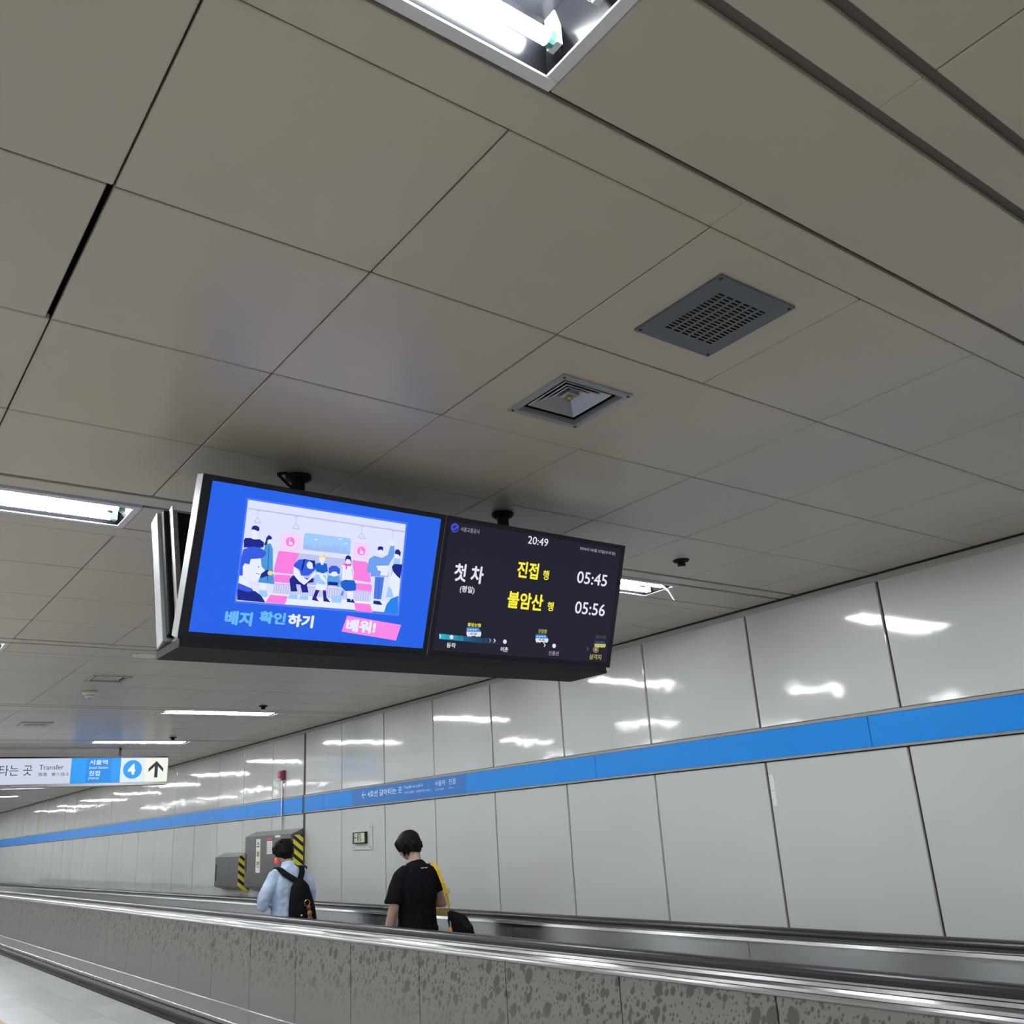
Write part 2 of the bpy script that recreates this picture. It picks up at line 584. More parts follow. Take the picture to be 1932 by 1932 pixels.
# ---- the walls the picture does not show
wl = struct(MB().box(XL - 0.2, Y0, 0.0, XL, Y1, ZC + 0.1).build('wall_left', M['enamel']))
struct(MB().box(XL, Y1, 0.0, XW + 0.25, Y1 + 0.2, ZC + 0.25).build('wall_front', M['enamel']))
struct(MB().box(XL, Y0 - 0.2, 0.0, XW + 0.25, Y0, ZC + 0.25).build('wall_back', M['enamel']))

# ================================================================== ceiling lights
FX0, FX1, FY0, FY1 = -0.6375, 0.6375, -0.150, 0.150


def make_light():
    root = link('ceiling_light', None)
    f = MB()
    w = 0.030
    f.box(FX0, FY0, -0.003, FX1, FY0 + w, 0.015, c=0.002).box(FX0, FY1 - w, -0.003, FX1, FY1, 0.015, c=0.002)
    f.box(FX0, FY0 + w, -0.003, FX0 + w, FY1 - w, 0.015, c=0.002).box(FX1 - w, FY0 + w, -0.003, FX1, FY1 - w, 0.015, c=0.002)
    f.build('frame', M['frame'], root)
    r = MB()
    a, b, c, d = FX0 + w, FX1 - w, FY0 + w, FY1 - w
    e, g = 0.03, 0.045
    zt = 0.075
    lo = [(a, c, 0), (b, c, 0), (b, d, 0), (a, d, 0)]
    hi = [(a + e, c + g, zt), (b - e, c + g, zt), (b - e, d - g, zt), (a + e, d - g, zt)]
    for i in range(4):
        r.face([lo[i], lo[(i + 1) % 4], hi[(i + 1) % 4], hi[i]])
    r.face(hi)
    r.build('reflector', M['reflector'], root)
    for s in (-1, 1):
        y = 0.062 * s
        MB().cyl((FX0 + 0.075, y, 0.015), (FX1 - 0.075, y, 0.015), 0.0145, n=12).build('tube', M['tube'], root, smooth=False)
        for t in (-1, 1):
            x = (FX1 - 0.075) * t
            so = MB().cyl((x, y, 0.015), (x + 0.014 * t, y, 0.015), 0.0155, n=12)
            so.box(x + 0.012 * t, y - 0.014, 0.001, x + 0.026 * t, y + 0.014, 0.074, mi=1)
            so.build('socket', [M['socket'], M['socketw']], root)
    for s in (-1, 1):
        wire = MB()
        wire.tube([(FX1 - 0.05, 0.058 * s, 0.05), (FX1 - 0.042, 0.058 * s + 0.01, 0.028), (FX1 - 0.045, 0.058 * s + 0.03, 0.035), (FX1 - 0.06, 0.058 * s + 0.045, 0.06)], 0.002, n=5)
        wire.build('wire', M['ink'], root)
    return root


LIGHT_LABELS = {
    (0, 0): 'twin-tube ceiling light closest overhead, in the row before the grey air grille',
    (1, 0): 'twin-tube ceiling light just left of the hanging train display',
    (1, 1): 'ceiling light with a loose white strip dangling, beside the dark train screen',
    (2, 1): 'ceiling light mostly covered by the underside of the hanging train display',
    (2, 0): 'ceiling light level with the round ceiling speaker, only one end corner showing',
    (3, 1): 'long lit ceiling light under the display, second above the transfer sign',
    (4, 1): 'lit ceiling light straight above the blue panel of the transfer sign',
    (0, 1): 'ceiling light in the nearest row, between the grey air grille and the wall',
}
proto_light = make_light()
first = True
for k in range(-2, 12):
    for ci, xc in enumerate((0.3175, 3.490, -2.855)):
        o = proto_light if first else copy_tree(proto_light)
        first = False
        o.location = (xc, (L2 + L1) / 2 + 0.004 + BAY * k, ZC)
        lab = LIGHT_LABELS.get((k, ci))
        if lab:
            tag(o, lab, 'light', 'twin-tube ceiling lights')
        elif ci == 1 and k >= 5:
            tag(o, 'small lit ceiling light in the %s row beyond the transfer sign' % ('first', 'second', 'third', 'fourth', 'fifth', 'sixth', 'seventh')[k - 5], 'light', 'far ceiling lights')
        else:
            tag(o, 'twin-tube ceiling light outside the picture', 'light', 'ceiling lights out of view')
        if (k, ci) == (1, 1):
            strip = MB()
            for a, b in (((0.50, -0.13, -0.004), (0.515, -0.17, -0.05)), ((0.515, -0.17, -0.05), (0.545, -0.18, -0.105))):
                strip.cyl(a, b, 0.008, 0.007, n=6)
            s = link('loose_strip', strip.mesh('loose_strip', M['white']))
            s.parent = o
            s['label'] = 'white strip hanging loose'

# ================================================================== moving walkway
WY0, WY1 = Y0 + 0.3, 34.0
walk = thing('moving_walkway', 'moving walkway with black handrails and dark-flecked steel side running along the wall', 'walkway', (4.38, 14.0, 0))


def handrail(xc):
    p = []
    for i in range(13):
        t = math.pi * i / 12
        p.append((xc + 0.040 * math.cos(t), 0.940 + 0.029 * math.sin(t)))
    p += [(xc - 0.040, 0.925), (xc - 0.022, 0.915), (xc + 0.022, 0.915), (xc + 0.040, 0.925)]
    MB().extrude_xz(p, WY0, WY1).build('handrail', M['rubber'], walk)


handrail(3.838)
handrail(4.945)


def moulding(pts, s, name='moulding', m='steel2'):
    MB().extrude_xz(pts, WY0, WY1).build(name, M[m], walk)


# near side, outer mouldings in steps
moulding([(3.812, .926), (3.812, .908), (3.86, .908), (3.86, .926)], 1)
moulding([(3.806, .905), (3.802, .889), (3.86, .889), (3.86, .905)], 1)
moulding([(3.795, .886), (3.783, .876), (3.780, .862), (3.86, .862), (3.86, .886)], 1)
moulding([(3.778, .859), (3.772, .848), (3.776, .836), (3.792, .828), (3.86, .828), (3.86, .859)], 1)
MB().box(3.818, WY0, .10, 3.862, WY1, .926).build('core', M['black'], walk)
moulding([(3.862, .926), (3.862, .90), (3.872, .90), (3.872, .926)], 1)
# far side, inner mouldings
moulding([(4.90, .926), (4.975, .926), (4.975, .906), (4.912, .906)], 1)
moulding([(4.905, .903), (4.975, .903), (4.975, .884), (4.900, .884)], 1)
MB().box(4.928, WY0, .0, 4.972, WY1, .926).build('core', M['black'], walk)
# outer etched panels on the near side
PP, PS = 1.0785, 3.156
_em = MB().box(0, -PP / 2 + .004, .107, 0.016, PP / 2 - .004, .830, c=0.002).mesh('outer_panel', M['etched'])
y = PS - PP * 8 + PP / 2
while y + PP / 2 < WY1:
    if y - PP / 2 > WY0:
        link('outer_panel', _em, walk, (3.800, y, 0))
    y += PP
# inner panels
_im = MB().box(0, -1.05 + .002, .06, 0.012, 1.05 - .002, .883, c=0.001).mesh('inner_panel', M['steel'])
y = 4.239 - 2.1 * 4 + 1.05
while y + 1.05 < WY1:
    if y - 1.05 > WY0:
        link('inner_panel', _im, walk, (4.915, y, 0))
        link('inner_panel', _im, walk, (3.862, y, 0))
    y += 2.1
# deck along the foot, edge strip, dark plinth
y = WY0
while y < WY1 - 0.1:
    y2 = min(WY1, y + 2.157)
    MB().extrude_xz([(3.802, .112), (3.474, .104), (3.466, .100), (3.466, .066), (3.48, .066), (3.48, .088), (3.802, .094)], y + .001, y2 - .001).build('deck_plate', M['deck'], walk)
    y = y2
MB().extrude_xz([(3.800, .116), (3.780, .1165), (3.776, .113), (3.80, .111)], WY0, WY1).build('edge_bead', M['steel2'], walk)
MB().box(3.392, WY0, 0.004, 3.82, WY1, .058, c=0.003).build('plinth', M['plinth'], walk)
MB().box(3.312, WY0, 0.0005, 3.40, WY1, .006).build('shadow_gap_strip', M['black'], walk)  # flat black strip paints the shadow gap along the plinth's foot
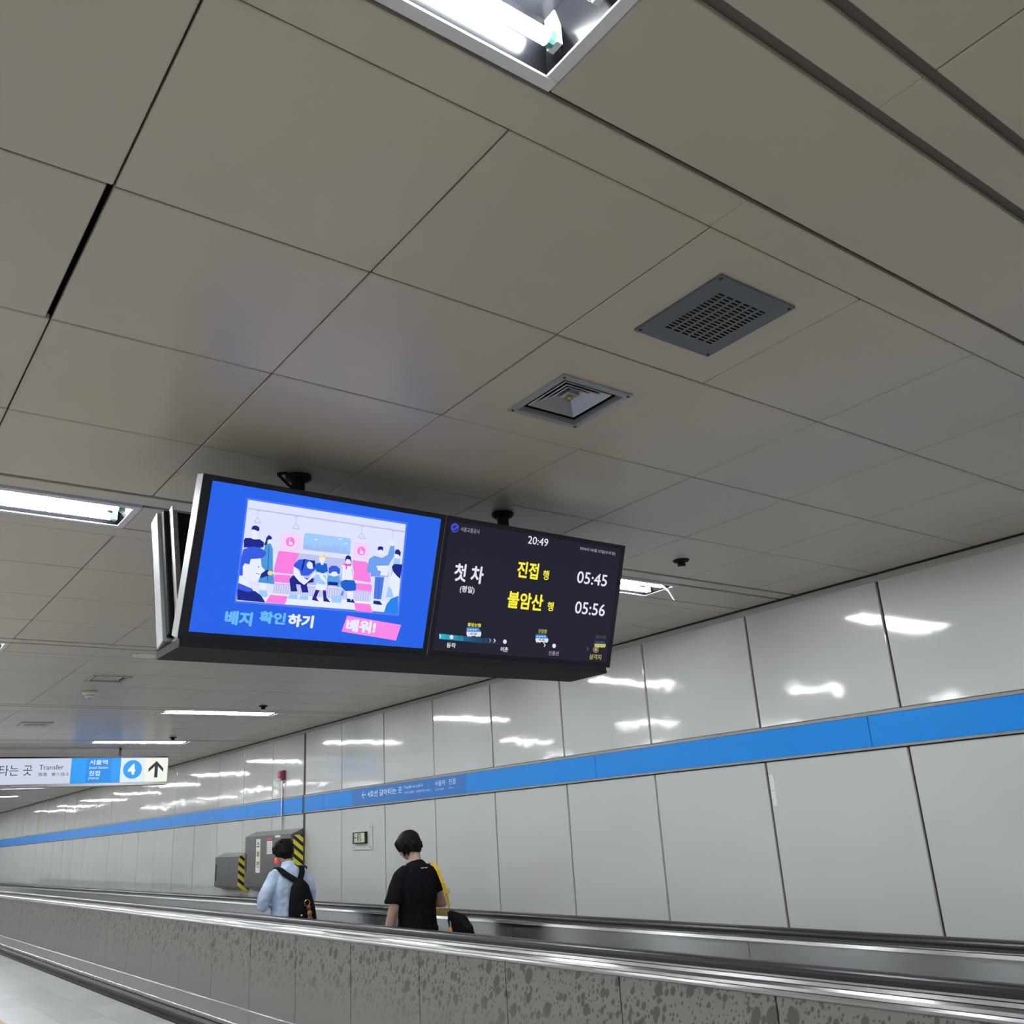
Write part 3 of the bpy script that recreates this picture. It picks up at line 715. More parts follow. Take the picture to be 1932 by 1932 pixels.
# the treadway
tr = MB().box(3.876, WY0, 0.001, 4.912, WY1, .020)
for i in range(40):
    x = 3.90 + i * 0.0253
    tr.box(x, WY0, .020, x + .010, WY1, .026)
tr.build('treadway', M['tread'], walk)
MB().box(4.974, WY0, .80, XW - .003, WY1, .86).build('wall_cover', M['steel2'], walk)
PIC = [('bord',[(0.1541,0.489),(0.7786,0.4918),(0.7989,0.1401),(0.167,0.1342)]),('pale',[(0.1597,0.4823),(0.7718,0.4845),(0.7901,0.1506),(0.1736,0.1403)]),('white',[(0.2544,0.1761),(0.7882,0.191),(0.7901,0.1506),(0.1736,0.1403)]),('lav',[(0.1648,0.4507),(0.7726,0.454),(0.7726,0.4594),(0.1648,0.4555)]),('lav',[(0.1949,0.4486),(0.2049,0.449),(0.2047,0.4534),(0.1947,0.4531)]),('lav',[(0.198,0.4514),(0.2002,0.4283),(0.2021,0.4284),(0.1999,0.4515)]),('lav',[(0.1994,0.4295),(0.1909,0.4102),(0.1933,0.4092),(0.2019,0.4285)]),('lav',[(0.1996,0.4282),(0.214,0.4106),(0.2161,0.4123),(0.2017,0.4298)]),('lav',[(0.1914,0.4081),(0.2161,0.409),(0.216,0.4119),(0.1913,0.4111)]),('lav',[(0.3339,0.4485),(0.3445,0.4489),(0.3443,0.4535),(0.3337,0.4531)]),('lav',[(0.3372,0.4514),(0.3394,0.4277),(0.3414,0.4279),(0.3392,0.4516)]),('lav',[(0.3386,0.429),(0.3296,0.4092),(0.3322,0.4081),(0.3412,0.4279)]),('lav',[(0.3388,0.4276),(0.354,0.4096),(0.3562,0.4113),(0.341,0.4293)]),('lav',[(0.3302,0.407),(0.3561,0.4079),(0.356,0.411),(0.33,0.4101)]),('lav',[(0.5885,0.4501),(0.6,0.4505),(0.5998,0.4553),(0.5883,0.4549)]),('lav',[(0.5921,0.4531),(0.5944,0.4283),(0.5966,0.4285),(0.5943,0.4533)]),('lav',[(0.5935,0.4297),(0.5835,0.409),(0.5863,0.4078),(0.5963,0.4286)]),('lav',[(0.5937,0.4283),(0.6102,0.4094),(0.6126,0.4112),(0.5961,0.43)]),('lav',[(0.5841,0.4067),(0.6125,0.4076),(0.6124,0.4108),(0.584,0.4099)]),('lav',[(0.7175,0.4496),(0.7296,0.45),(0.7294,0.4549),(0.7173,0.4545)]),('lav',[(0.7213,0.4526),(0.7236,0.4273),(0.7259,0.4275),(0.7236,0.4528)]),('lpink',[(0.293,0.3911),(0.367,0.3923),(0.373,0.3298),(0.2982,0.3266)]),('pink',[(0.3463,0.3632),(0.3459,0.3559),(0.3422,0.3496),(0.3362,0.3457),(0.329,0.3447),(0.322,0.347),(0.3165,0.3521),(0.3138,0.3589),(0.3143,0.3662),(0.3179,0.3724),(0.3239,0.3764),(0.3311,0.3774),(0.3381,0.3751),(0.3436,0.37)]),('white',[(0.3249,0.3713),(0.3267,0.3503),(0.3295,0.3505),(0.3277,0.3714)]),('white',[(0.3389,0.3564),(0.3388,0.354),(0.3376,0.352),(0.3357,0.3507),(0.3334,0.3504),(0.3312,0.3512),(0.3294,0.3528),(0.3286,0.3551),(0.3287,0.3574),(0.3298,0.3595),(0.3317,0.3607),(0.334,0.361),(0.3363,0.3603),(0.338,0.3586)]),('lpink',[(0.5704,0.3916),(0.6327,0.3928),(0.638,0.3332),(0.5776,0.3341)]),('pink',[(0.6211,0.3649),(0.6206,0.3578),(0.617,0.3517),(0.611,0.3478),(0.6038,0.347),(0.5968,0.3492),(0.5914,0.3542),(0.5887,0.3609),(0.5892,0.3679),(0.5928,0.374),(0.5987,0.3779),(0.6059,0.3788),(0.6129,0.3765),(0.6183,0.3716)]),('white',[(0.5995,0.3724),(0.601,0.3524),(0.6041,0.3525),(0.6026,0.3726)]),('white',[(0.614,0.3587),(0.6139,0.3564),(0.6127,0.3545),(0.6108,0.3532),(0.6084,0.3529),(0.6062,0.3536),(0.6044,0.3553),(0.6035,0.3574),(0.6037,0.3597),(0.6048,0.3617),(0.6068,0.363),(0.6091,0.3633),(0.6114,0.3625),(0.6131,0.3609)]),('sky',[(0.3832,0.3995),(0.551,0.4023),(0.5578,0.3959),(0.5629,0.3484),(0.5575,0.3437),(0.3854,0.3398),(0.3796,0.3453),(0.3767,0.3936)]),('sky2',[(0.3811,0.3409),(0.38,0.3551),(0.3867,0.356),(0.386,0.3602),(0.3926,0.3611),(0.3932,0.3576),(0.3999,0.3585),(0.3993,0.3616),(0.406,0.3624),(0.4061,0.3621),(0.4128,0.363),(0.4143,0.3533),(0.4211,0.3542),(0.4213,0.3526),(0.428,0.3535),(0.426,0.3661),(0.4327,0.367),(0.4344,0.357),(0.4411,0.3579),(0.4413,0.3568),(0.4481,0.3577),(0.4462,0.3693),(0.453,0.3702),(0.4545,0.361),(0.4613,0.3619),(0.4604,0.3672),(0.4672,0.368),(0.4683,0.3615),(0.4752,0.3624),(0.4748,0.3644),(0.4817,0.3653),(0.4831,0.3566),(0.49,0.3575),(0.4888,0.3647),(0.4957,0.3656),(0.4952,0.3687),(0.5021,0.3696),(0.5031,0.3633),(0.5101,0.3642),(0.5096,0.3671),(0.5165,0.368),(0.5168,0.3662),(0.5238,0.367),(0.5255,0.3564),(0.5325,0.3573),(0.5308,0.368),(0.5378,0.3689),(0.5383,0.3655),(0.5453,0.3664),(0.5462,0.3609),(0.5533,0.3618),(0.5541,0.3566),(0.5612,0.3575),(0.5624,0.3459)]),('white',[(0.431,0.3824),(0.4304,0.3814),(0.4285,0.3803),(0.4256,0.3794),(0.4223,0.379),(0.4193,0.3791),(0.4171,0.3796),(0.4162,0.3805),(0.4168,0.3816),(0.4187,0.3827),(0.4216,0.3835),(0.4249,0.3839),(0.4279,0.3839),(0.4301,0.3834)]),('white',[(0.5238,0.3955),(0.5232,0.3944),(0.5212,0.3933),(0.5182,0.3924),(0.5148,0.392),(0.5117,0.392),(0.5094,0.3925),(0.5085,0.3935),(0.5091,0.3946),(0.5111,0.3957),(0.514,0.3965),(0.5174,0.397),(0.5206,0.3969),(0.5228,0.3964)]),('white',[(0.5467,0.3833),(0.5461,0.3821),(0.5441,0.3811),(0.5411,0.3802),(0.5377,0.3798),(0.5345,0.3798),(0.5322,0.3804),(0.5313,0.3813),(0.5319,0.3824),(0.5339,0.3835),(0.5369,0.3843),(0.5403,0.3848),(0.5435,0.3847),(0.5458,0.3842)]),('seat',[(0.3662,0.3262),(0.5767,0.326),(0.5944,0.2315),(0.3624,0.2233)]),('seat2',[(0.3468,0.2448),(0.5955,0.2517),(0.5975,0.2257),(0.3469,0.2186)]),('pink',[(0.292,0.3228),(0.2975,0.3254),(0.3671,0.3255),(0.3581,0.2498),(0.2899,0.2492),(0.2861,0.2553)]),('pink',[(0.2908,0.2433),(0.3474,0.246),(0.3496,0.2173),(0.2931,0.2168),(0.2907,0.2196)]),('pink',[(0.5767,0.326),(0.6325,0.3257),(0.6386,0.3211),(0.6615,0.2586),(0.6581,0.2522),(0.5905,0.2552)]),('pink',[(0.5988,0.2448),(0.6613,0.2464),(0.6679,0.2418),(0.67,0.2208),(0.6029,0.2202)]),('lav',[(0.2958,0.2125),(0.6678,0.2206),(0.6695,0.1822),(0.2953,0.1782)]),('pale',[(0.2991,0.208),(0.3008,0.1777),(0.3035,0.1777),(0.3018,0.2081)]),('pale',[(0.3078,0.2083),(0.3095,0.1779),(0.3123,0.1779),(0.3106,0.2083)]),('pale',[(0.3166,0.2085),(0.3183,0.178),(0.321,0.178),(0.3194,0.2085)]),('pale',[(0.3253,0.2087),(0.327,0.1782),(0.3298,0.1782),(0.3281,0.2087)]),('pale',[(0.3342,0.2089),(0.3359,0.1784),(0.3387,0.1784),(0.337,0.2089)]),('pale',[(0.343,0.2091),(0.3447,0.1785),(0.3475,0.1785),(0.3458,0.2091)]),('pale',[(0.3519,0.2093),(0.3536,0.1787),(0.3564,0.1787),(0.3547,0.2093)]),('pale',[(0.3608,0.2095),(0.3625,0.1788),(0.3653,0.1788),(0.3636,0.2095)]),('pale',[(0.3697,0.2097),(0.3714,0.179),(0.3742,0.179),(0.3725,0.2097)]),('pale',[(0.3787,0.2099),(0.3803,0.1791),(0.3832,0.1791),(0.3815,0.2099)]),('pale',[(0.3876,0.2101),(0.3893,0.1793),(0.3922,0.1793),(0.3905,0.2101)]),('pale',[(0.3966,0.2103),(0.3983,0.1794),(0.4012,0.1794),(0.3995,0.2103)]),('pale',[(0.4057,0.2105),(0.4074,0.1796),(0.4103,0.1796),(0.4086,0.2105)]),('pale',[(0.4148,0.2107),(0.4165,0.1798),(0.4193,0.1798),(0.4177,0.2107)]),('pale',[(0.4239,0.2109),(0.4256,0.1799),(0.4285,0.1799),(0.4268,0.2109)]),('pale',[(0.433,0.2111),(0.4347,0.1801),(0.4376,0.1801),(0.4359,0.2112)]),('pale',[(0.4422,0.2113),(0.4439,0.1802),(0.4468,0.1802),(0.4451,0.2114)]),('pale',[(0.4513,0.2116),(0.453,0.1804),(0.456,0.1804),(0.4543,0.2116)]),('pale',[(0.4606,0.2118),(0.4623,0.1806),(0.4652,0.1806),(0.4635,0.2118)]),('pale',[(0.4698,0.212),(0.4715,0.1807),(0.4745,0.1807),(0.4728,0.212)]),('pale',[(0.4791,0.2122),(0.4808,0.1809),(0.4837,0.1809),(0.4821,0.2122)]),('pale',[(0.4884,0.2124),(0.4901,0.181),(0.4931,0.181),(0.4914,0.2124)]),('pale',[(0.4978,0.2126),(0.4995,0.1812),(0.5024,0.1812),(0.5007,0.2126)]),('pale',[(0.5071,0.2128),(0.5088,0.1814),(0.5118,0.1814),(0.5101,0.2129)]),('pale',[(0.5165,0.2131),(0.5182,0.1815),(0.5212,0.1815),(0.5195,0.2131)]),('pale',[(0.526,0.2133),(0.5277,0.1817),(0.5307,0.1817),(0.529,0.2133)]),('pale',[(0.5354,0.2135),(0.5371,0.1819),(0.5401,0.1819),(0.5385,0.2135)]),('pale',[(0.5449,0.2137),(0.5466,0.182),(0.5497,0.182),(0.548,0.2137)]),('pale',[(0.5545,0.2139),(0.5562,0.1822),(0.5592,0.1822),(0.5575,0.2139)]),('pale',[(0.564,0.2141),(0.5657,0.1824),(0.5688,0.1824),(0.5671,0.2142)]),('pale',[(0.5736,0.2144),(0.5753,0.1825),(0.5784,0.1825),(0.5767,0.2144)]),('pale',[(0.5833,0.2146),(0.5849,0.1827),(0.588,0.1827),(0.5863,0.2146)]),('pale',[(0.5929,0.2148),(0.5946,0.1829),(0.5977,0.1829),(0.596,0.2148)]),('pale',[(0.6026,0.215),(0.6043,0.183),(0.6074,0.183),(0.6057,0.2151)]),('pale',[(0.6123,0.2153),(0.614,0.1832),(0.6171,0.1832),(0.6154,0.2153)]),('pale',[(0.6221,0.2155),(0.6238,0.1834),(0.6269,0.1834),(0.6252,0.2155)]),('pale',[(0.6319,0.2157),(0.6336,0.1835),(0.6367,0.1836),(0.635,0.2157)]),('pale',[(0.6417,0.2159),(0.6434,0.1837),(0.6465,0.1837),(0.6448,0.216)]),('pale',[(0.6516,0.2162),(0.6532,0.1839),(0.6564,0.1839),(0.6547,0.2162)]),('pale',[(0.6614,0.2164),(0.6631,0.1841),(0.6663,0.1841),(0.6646,0.2164)]),('white',[(0.3541,0.1743),(0.6097,0.1787),(0.6125,0.1749),(0.351,0.1683)]),('pink',[(0.2865,0.1717),(0.3504,0.1721),(0.3449,0.1435),(0.2745,0.1432)]),('pink',[(0.6063,0.1723),(0.671,0.1734),(0.6872,0.1439),(0.6186,0.1433)]),('white',[(0.2104,0.3798),(0.2102,0.3736),(0.2078,0.3682),(0.2035,0.3649),(0.1983,0.3642),(0.1931,0.3663),(0.1891,0.3707),(0.187,0.3766),(0.1872,0.3828),(0.1896,0.3881),(0.1939,0.3915),(0.1991,0.3922),(0.2043,0.3902),(0.2083,0.3857)]),('white',[(0.1898,0.3664),(0.2113,0.3675),(0.2122,0.3544),(0.1892,0.3532)]),('navy',[(0.1873,0.3819),(0.1858,0.3915),(0.1916,0.3987),(0.201,0.4),(0.2114,0.3958),(0.2144,0.3868),(0.2098,0.3812),(0.2016,0.3839),(0.1917,0.3855)]),('navy',[(0.17,0.3533),(0.1869,0.3555),(0.2009,0.3521),(0.2198,0.3554),(0.2369,0.3462),(0.2369,0.3292),(0.1695,0.3207),(0.1654,0.3463)]),('white',[(0.2435,0.2071),(0.2669,0.2076),(0.2695,0.1795),(0.2754,0.1668),(0.2536,0.1685)]),('sky',[(0.2452,0.1846),(0.2727,0.1836),(0.2793,0.1672),(0.2705,0.1607),(0.2482,0.1661)]),('teal',[(0.2416,0.3412),(0.2604,0.3463),(0.2713,0.3278),(0.2821,0.2606),(0.2956,0.2087),(0.2373,0.2095),(0.2432,0.2581),(0.2337,0.2929),(0.2403,0.3126)]),('line',[(0.2548,0.3334),(0.2689,0.2136),(0.2709,0.2137),(0.2568,0.3336)]),('navy',[(0.2419,0.364),(0.25,0.3746),(0.2608,0.3684),(0.262,0.3609),(0.2488,0.3573),(0.2477,0.3401),(0.2364,0.3367),(0.242,0.3507)]),('white',[(0.2488,0.3573),(0.262,0.3609),(0.2622,0.3476),(0.2525,0.3464)]),('navy',[(0.2466,0.249),(0.265,0.2567),(0.2721,0.2366),(0.2391,0.2225)]),('yel',[(0.2856,0.2465),(0.2851,0.2431),(0.2827,0.2402),(0.2789,0.2383),(0.2744,0.2378),(0.2701,0.2388),(0.2669,0.2411),(0.2654,0.2443),(0.2659,0.2476),(0.2682,0.2505),(0.272,0.2524),(0.2765,0.2529),(0.2808,0.2519),(0.284,0.2496)]),('blue',[(0.1685,0.3149),(0.1953,0.3273),(0.2261,0.3278),(0.2466,0.3172),(0.2502,0.3043),(0.234,0.291),(0.2001,0.2851),(0.1974,0.266),(0.1817,0.2679),(0.1768,0.2561),(0.1807,0.2267),(0.1695,0.2255),(0.1663,0.2811)]),('white',[(0.1992,0.2831),(0.2339,0.2918),(0.2393,0.2652),(0.2563,0.252),(0.2441,0.2404),(0.24,0.2218),(0.2217,0.2105),(0.2002,0.212),(0.1829,0.2251),(0.176,0.2561),(0.1816,0.2687),(0.1974,0.266)]),('line',[(0.2245,0.2389),(0.2386,0.2359),(0.239,0.2377),(0.2249,0.2407)]),('line',[(0.2328,0.2618),(0.2328,0.2606),(0.2324,0.2597),(0.2318,0.2591),(0.2309,0.259),(0.2301,0.2594),(0.2294,0.2603),(0.229,0.2614),(0.229,0.2625),(0.2294,0.2635),(0.2301,0.2641),(0.2309,0.2642),(0.2318,0.2637),(0.2325,0.2629)]),('white',[(0.1699,0.2226),(0.2023,0.2111),(0.21,0.1868),(0.2343,0.1798),(0.2276,0.1735),(0.1698,0.1995)]),('blue',[(0.1705,0.2003),(0.2057,0.1901),(0.2185,0.1865),(0.2292,0.1755),(0.2008,0.1727),(0.1704,0.1791)]),('navy',[(0.1704,0.1791),(0.2064,0.1733),(0.2305,0.1794),(0.2561,0.165),(0.2737,0.1432),(0.1742,0.1434)]),('navy',[(0.3469,0.2313),(0.3584,0.248),(0.3847,0.2372),(0.4365,0.2447),(0.4375,0.2311),(0.4156,0.225),(0.4148,0.2171),(0.4249,0.1928),(0.4005,0.1904),(0.3901,0.2165),(0.3737,0.2167),(0.3829,0.1925),(0.3588,0.1902)]),('white',[(0.3558,0.2766),(0.3754,0.2692),(0.4029,0.2392),(0.4137,0.2364),(0.4374,0.2703),(0.4426,0.2591),(0.4115,0.2245),(0.4035,0.2179),(0.3819,0.2292),(0.3581,0.2498)]),('blue',[(0.3563,0.2863),(0.3699,0.3034),(0.3938,0.3082),(0.4317,0.3056),(0.4395,0.2783),(0.4154,0.2514),(0.3878,0.2484),(0.3777,0.2675),(0.3547,0.2784)]),('navy',[(0.3879,0.3067),(0.3948,0.3075),(0.3905,0.265),(0.3835,0.2701)]),('white',[(0.4332,0.2913),(0.4326,0.2851),(0.429,0.2798),(0.4232,0.2765),(0.4163,0.2757),(0.4097,0.2776),(0.4046,0.2819),(0.4021,0.2877),(0.4027,0.2939),(0.4062,0.2992),(0.412,0.3026),(0.4189,0.3034),(0.4255,0.3015),(0.4306,0.2971)]),('navy',[(0.409,0.3041),(0.428,0.3076),(0.4354,0.2877),(0.4276,0.279),(0.4228,0.296)]),('sky',[(0.3591,0.1806),(0.3835,0.181),(0.3888,0.166),(0.3516,0.1645),(0.3524,0.1722)]),('sky',[(0.3962,0.1784),(0.4247,0.1811),(0.4291,0.1671),(0.3922,0.1652)]),('white',[(0.4428,0.263),(0.4822,0.2674),(0.4929,0.2409),(0.4857,0.2066),(0.4711,0.2052),(0.4649,0.2046),(0.448,0.2048),(0.4492,0.2363)]),('royal',[(0.4372,0.2977),(0.4554,0.3021),(0.4767,0.3015),(0.4861,0.2749),(0.4678,0.265),(0.4417,0.27),(0.4357,0.2857)]),('white',[(0.4504,0.3071),(0.465,0.308),(0.4638,0.2949),(0.4557,0.2951)]),('sky',[(0.4405,0.2589),(0.479,0.2611),(0.4884,0.2424),(0.4826,0.226),(0.4613,0.2266),(0.4394,0.2321)]),('white',[(0.4463,0.2673),(0.459,0.2668),(0.4888,0.2404),(0.4858,0.2322),(0.4649,0.2438)]),('white',[(0.4679,0.3162),(0.4676,0.3111),(0.465,0.3066),(0.4607,0.3039),(0.4555,0.3032),(0.4505,0.3049),(0.4467,0.3086),(0.4447,0.3135),(0.445,0.3186),(0.4476,0.323),(0.4519,0.3258),(0.457,0.3264),(0.4621,0.3248),(0.466,0.3211)]),('yel',[(0.4437,0.3141),(0.4452,0.3261),(0.457,0.3315),(0.468,0.3289),(0.4689,0.3152),(0.4651,0.3206),(0.4542,0.3225)]),('yel',[(0.4692,0.329),(0.469,0.3269),(0.4678,0.3251),(0.4658,0.324),(0.4634,0.3237),(0.4611,0.3243),(0.4593,0.3258),(0.4584,0.3277),(0.4586,0.3298),(0.4599,0.3316),(0.4619,0.3327),(0.4643,0.333),(0.4666,0.3324),(0.4684,0.331)]),('navy',[(0.4501,0.205),(0.4649,0.2046),(0.4565,0.1783),(0.468,0.1648),(0.4563,0.1665),(0.4406,0.1682)]),('navy',[(0.4774,0.2058),(0.4892,0.2062),(0.4949,0.1819),(0.5135,0.167),(0.5007,0.1667),(0.4858,0.1673)]),('mid',[(0.4877,0.2601),(0.5324,0.2629),(0.5396,0.2398),(0.5351,0.2195),(0.5244,0.2323),(0.4963,0.2333),(0.4949,0.2154),(0.4873,0.2363)]),('navy',[(0.4924,0.2389),(0.5309,0.2401),(0.5303,0.2277),(0.4931,0.2267)]),('white',[(0.5287,0.2745),(0.5278,0.2685),(0.5234,0.2633),(0.5163,0.26),(0.5081,0.2591),(0.5002,0.2608),(0.4943,0.2648),(0.4916,0.2704),(0.4925,0.2763),(0.4968,0.2815),(0.5039,0.2849),(0.5121,0.2858),(0.52,0.2841),(0.526,0.28)]),('blue',[(0.4887,0.272),(0.4875,0.2877),(0.4967,0.2967),(0.5158,0.2981),(0.5308,0.2886),(0.533,0.2749),(0.5271,0.2683),(0.5171,0.2772),(0.5044,0.2758),(0.4951,0.2668)]),('sky',[(0.5137,0.1924),(0.5558,0.1936),(0.5544,0.1676),(0.5179,0.1663)]),('teal',[(0.5469,0.1948),(0.5515,0.2119),(0.5589,0.2119),(0.5575,0.1938)]),('white',[(0.5345,0.303),(0.5757,0.305),(0.5888,0.2791),(0.5826,0.2495),(0.5454,0.2496),(0.5344,0.2771)]),('line',[(0.5369,0.2974),(0.541,0.2539),(0.5423,0.254),(0.5382,0.2974)]),('line',[(0.5756,0.2936),(0.5851,0.2705),(0.5864,0.2709),(0.5769,0.294)]),('white',[(0.568,0.3229),(0.5677,0.3177),(0.5653,0.3132),(0.5611,0.3104),(0.5562,0.3098),(0.5513,0.3116),(0.5476,0.3153),(0.5456,0.3203),(0.5459,0.3255),(0.5483,0.33),(0.5524,0.3328),(0.5574,0.3334),(0.5622,0.3317),(0.566,0.3279)]),('navy',[(0.545,0.3242),(0.5458,0.3351),(0.5543,0.3421),(0.5661,0.3368),(0.5707,0.3172),(0.5634,0.3264),(0.5502,0.3268),(0.5466,0.3144)]),('hot',[(0.5432,0.3108),(0.5718,0.3101),(0.5717,0.3029),(0.5563,0.3027),(0.5578,0.2885),(0.5518,0.2902),(0.5512,0.3021),(0.544,0.3037)]),('royal',[(0.5401,0.2419),(0.5558,0.2523),(0.593,0.2534),(0.6027,0.2403),(0.6056,0.2173),(0.5647,0.2117),(0.5451,0.2245)]),('white',[(0.569,0.2121),(0.5973,0.2137),(0.5996,0.1858),(0.578,0.1838)]),('navy',[(0.5746,0.1854),(0.5864,0.1857),(0.5919,0.179),(0.5973,0.1864),(0.6098,0.1727),(0.5929,0.1731),(0.5767,0.1728)]),('mid2',[(0.6746,0.2755),(0.7122,0.2783),(0.713,0.1952),(0.6819,0.1955)]),('line',[(0.6931,0.2702),(0.6983,0.1971),(0.6996,0.1971),(0.6945,0.2702)]),('mid2b',[(0.6395,0.3375),(0.6575,0.3519),(0.6925,0.3479),(0.7132,0.3619),(0.7191,0.3965),(0.7362,0.3974),(0.742,0.3621),(0.7324,0.3444),(0.724,0.3249),(0.7288,0.2813),(0.6543,0.2749),(0.6547,0.2864),(0.638,0.2918)]),('white',[(0.6725,0.3161),(0.7251,0.3238),(0.7261,0.2835),(0.694,0.2825)]),('mid2b',[(0.6521,0.3023),(0.6959,0.2991),(0.694,0.2825),(0.6573,0.2846)]),('white',[(0.6931,0.3718),(0.6929,0.3657),(0.6901,0.3605),(0.6855,0.3572),(0.6799,0.3566),(0.6745,0.3586),(0.6702,0.3629),(0.668,0.3687),(0.6683,0.3747),(0.6709,0.3799),(0.6755,0.3832),(0.6811,0.3839),(0.6866,0.3819),(0.6909,0.3776)]),('navy',[(0.669,0.3737),(0.6687,0.3868),(0.6809,0.3904),(0.6907,0.3867),(0.6912,0.3724),(0.6852,0.3778)]),('white',[(0.7341,0.41),(0.7338,0.406),(0.7315,0.4025),(0.7278,0.4003),(0.7233,0.3997),(0.719,0.4009),(0.7157,0.4036),(0.7141,0.4074),(0.7144,0.4114),(0.7167,0.4148),(0.7204,0.4171),(0.7249,0.4176),(0.7292,0.4165),(0.7325,0.4137)]),('navy',[(0.6822,0.1882),(0.7003,0.1891),(0.7096,0.1879),(0.7218,0.1755),(0.7026,0.175),(0.6832,0.1761)]),('sky',[(0.7425,0.3539),(0.7685,0.3529),(0.7851,0.2094),(0.73,0.2041),(0.7389,0.2626),(0.7387,0.3204)]),('white',[(0.7639,0.3689),(0.7637,0.3628),(0.7612,0.3576),(0.7568,0.3543),(0.7515,0.3537),(0.7463,0.3558),(0.7422,0.3602),(0.74,0.366),(0.7402,0.3721),(0.7427,0.3773),(0.7471,0.3806),(0.7524,0.3813),(0.7576,0.3792),(0.7617,0.3748)]),('navy',[(0.7407,0.3702),(0.742,0.3849),(0.7556,0.3878),(0.7667,0.3776),(0.7657,0.3608),(0.7579,0.3682)]),('white',[(0.745,0.3046),(0.7753,0.2913),(0.7841,0.2155),(0.7643,0.2074),(0.7504,0.2349),(0.7376,0.2481),(0.7386,0.2585),(0.7312,0.2668),(0.7401,0.2834)]),('navy',[(0.7364,0.3201),(0.7462,0.3316),(0.7811,0.3335),(0.7792,0.2793),(0.7624,0.2899),(0.7463,0.3026)]),('azure',[(0.7535,0.2022),(0.7832,0.2154),(0.7894,0.1493),(0.7323,0.1477),(0.7385,0.1803)]),('hot2',[(0.5855,0.1244),(0.8123,0.108),(0.8,0.0483),(0.5723,0.0656)])]
LEFT_TEXT = [('배지', (0.1416, 0.0581, 0.2371, 0.1068), 'ltext', 0.05), ('확인', (0.2601, 0.0722, 0.3555, 0.1149), 'ltext', 0.05), ('하기', (0.363, 0.0687, 0.4594, 0.114), 'white', 0.05), ('배워!', (0.587, 0.0667, 0.708, 0.1142), 'white', 0.05)]
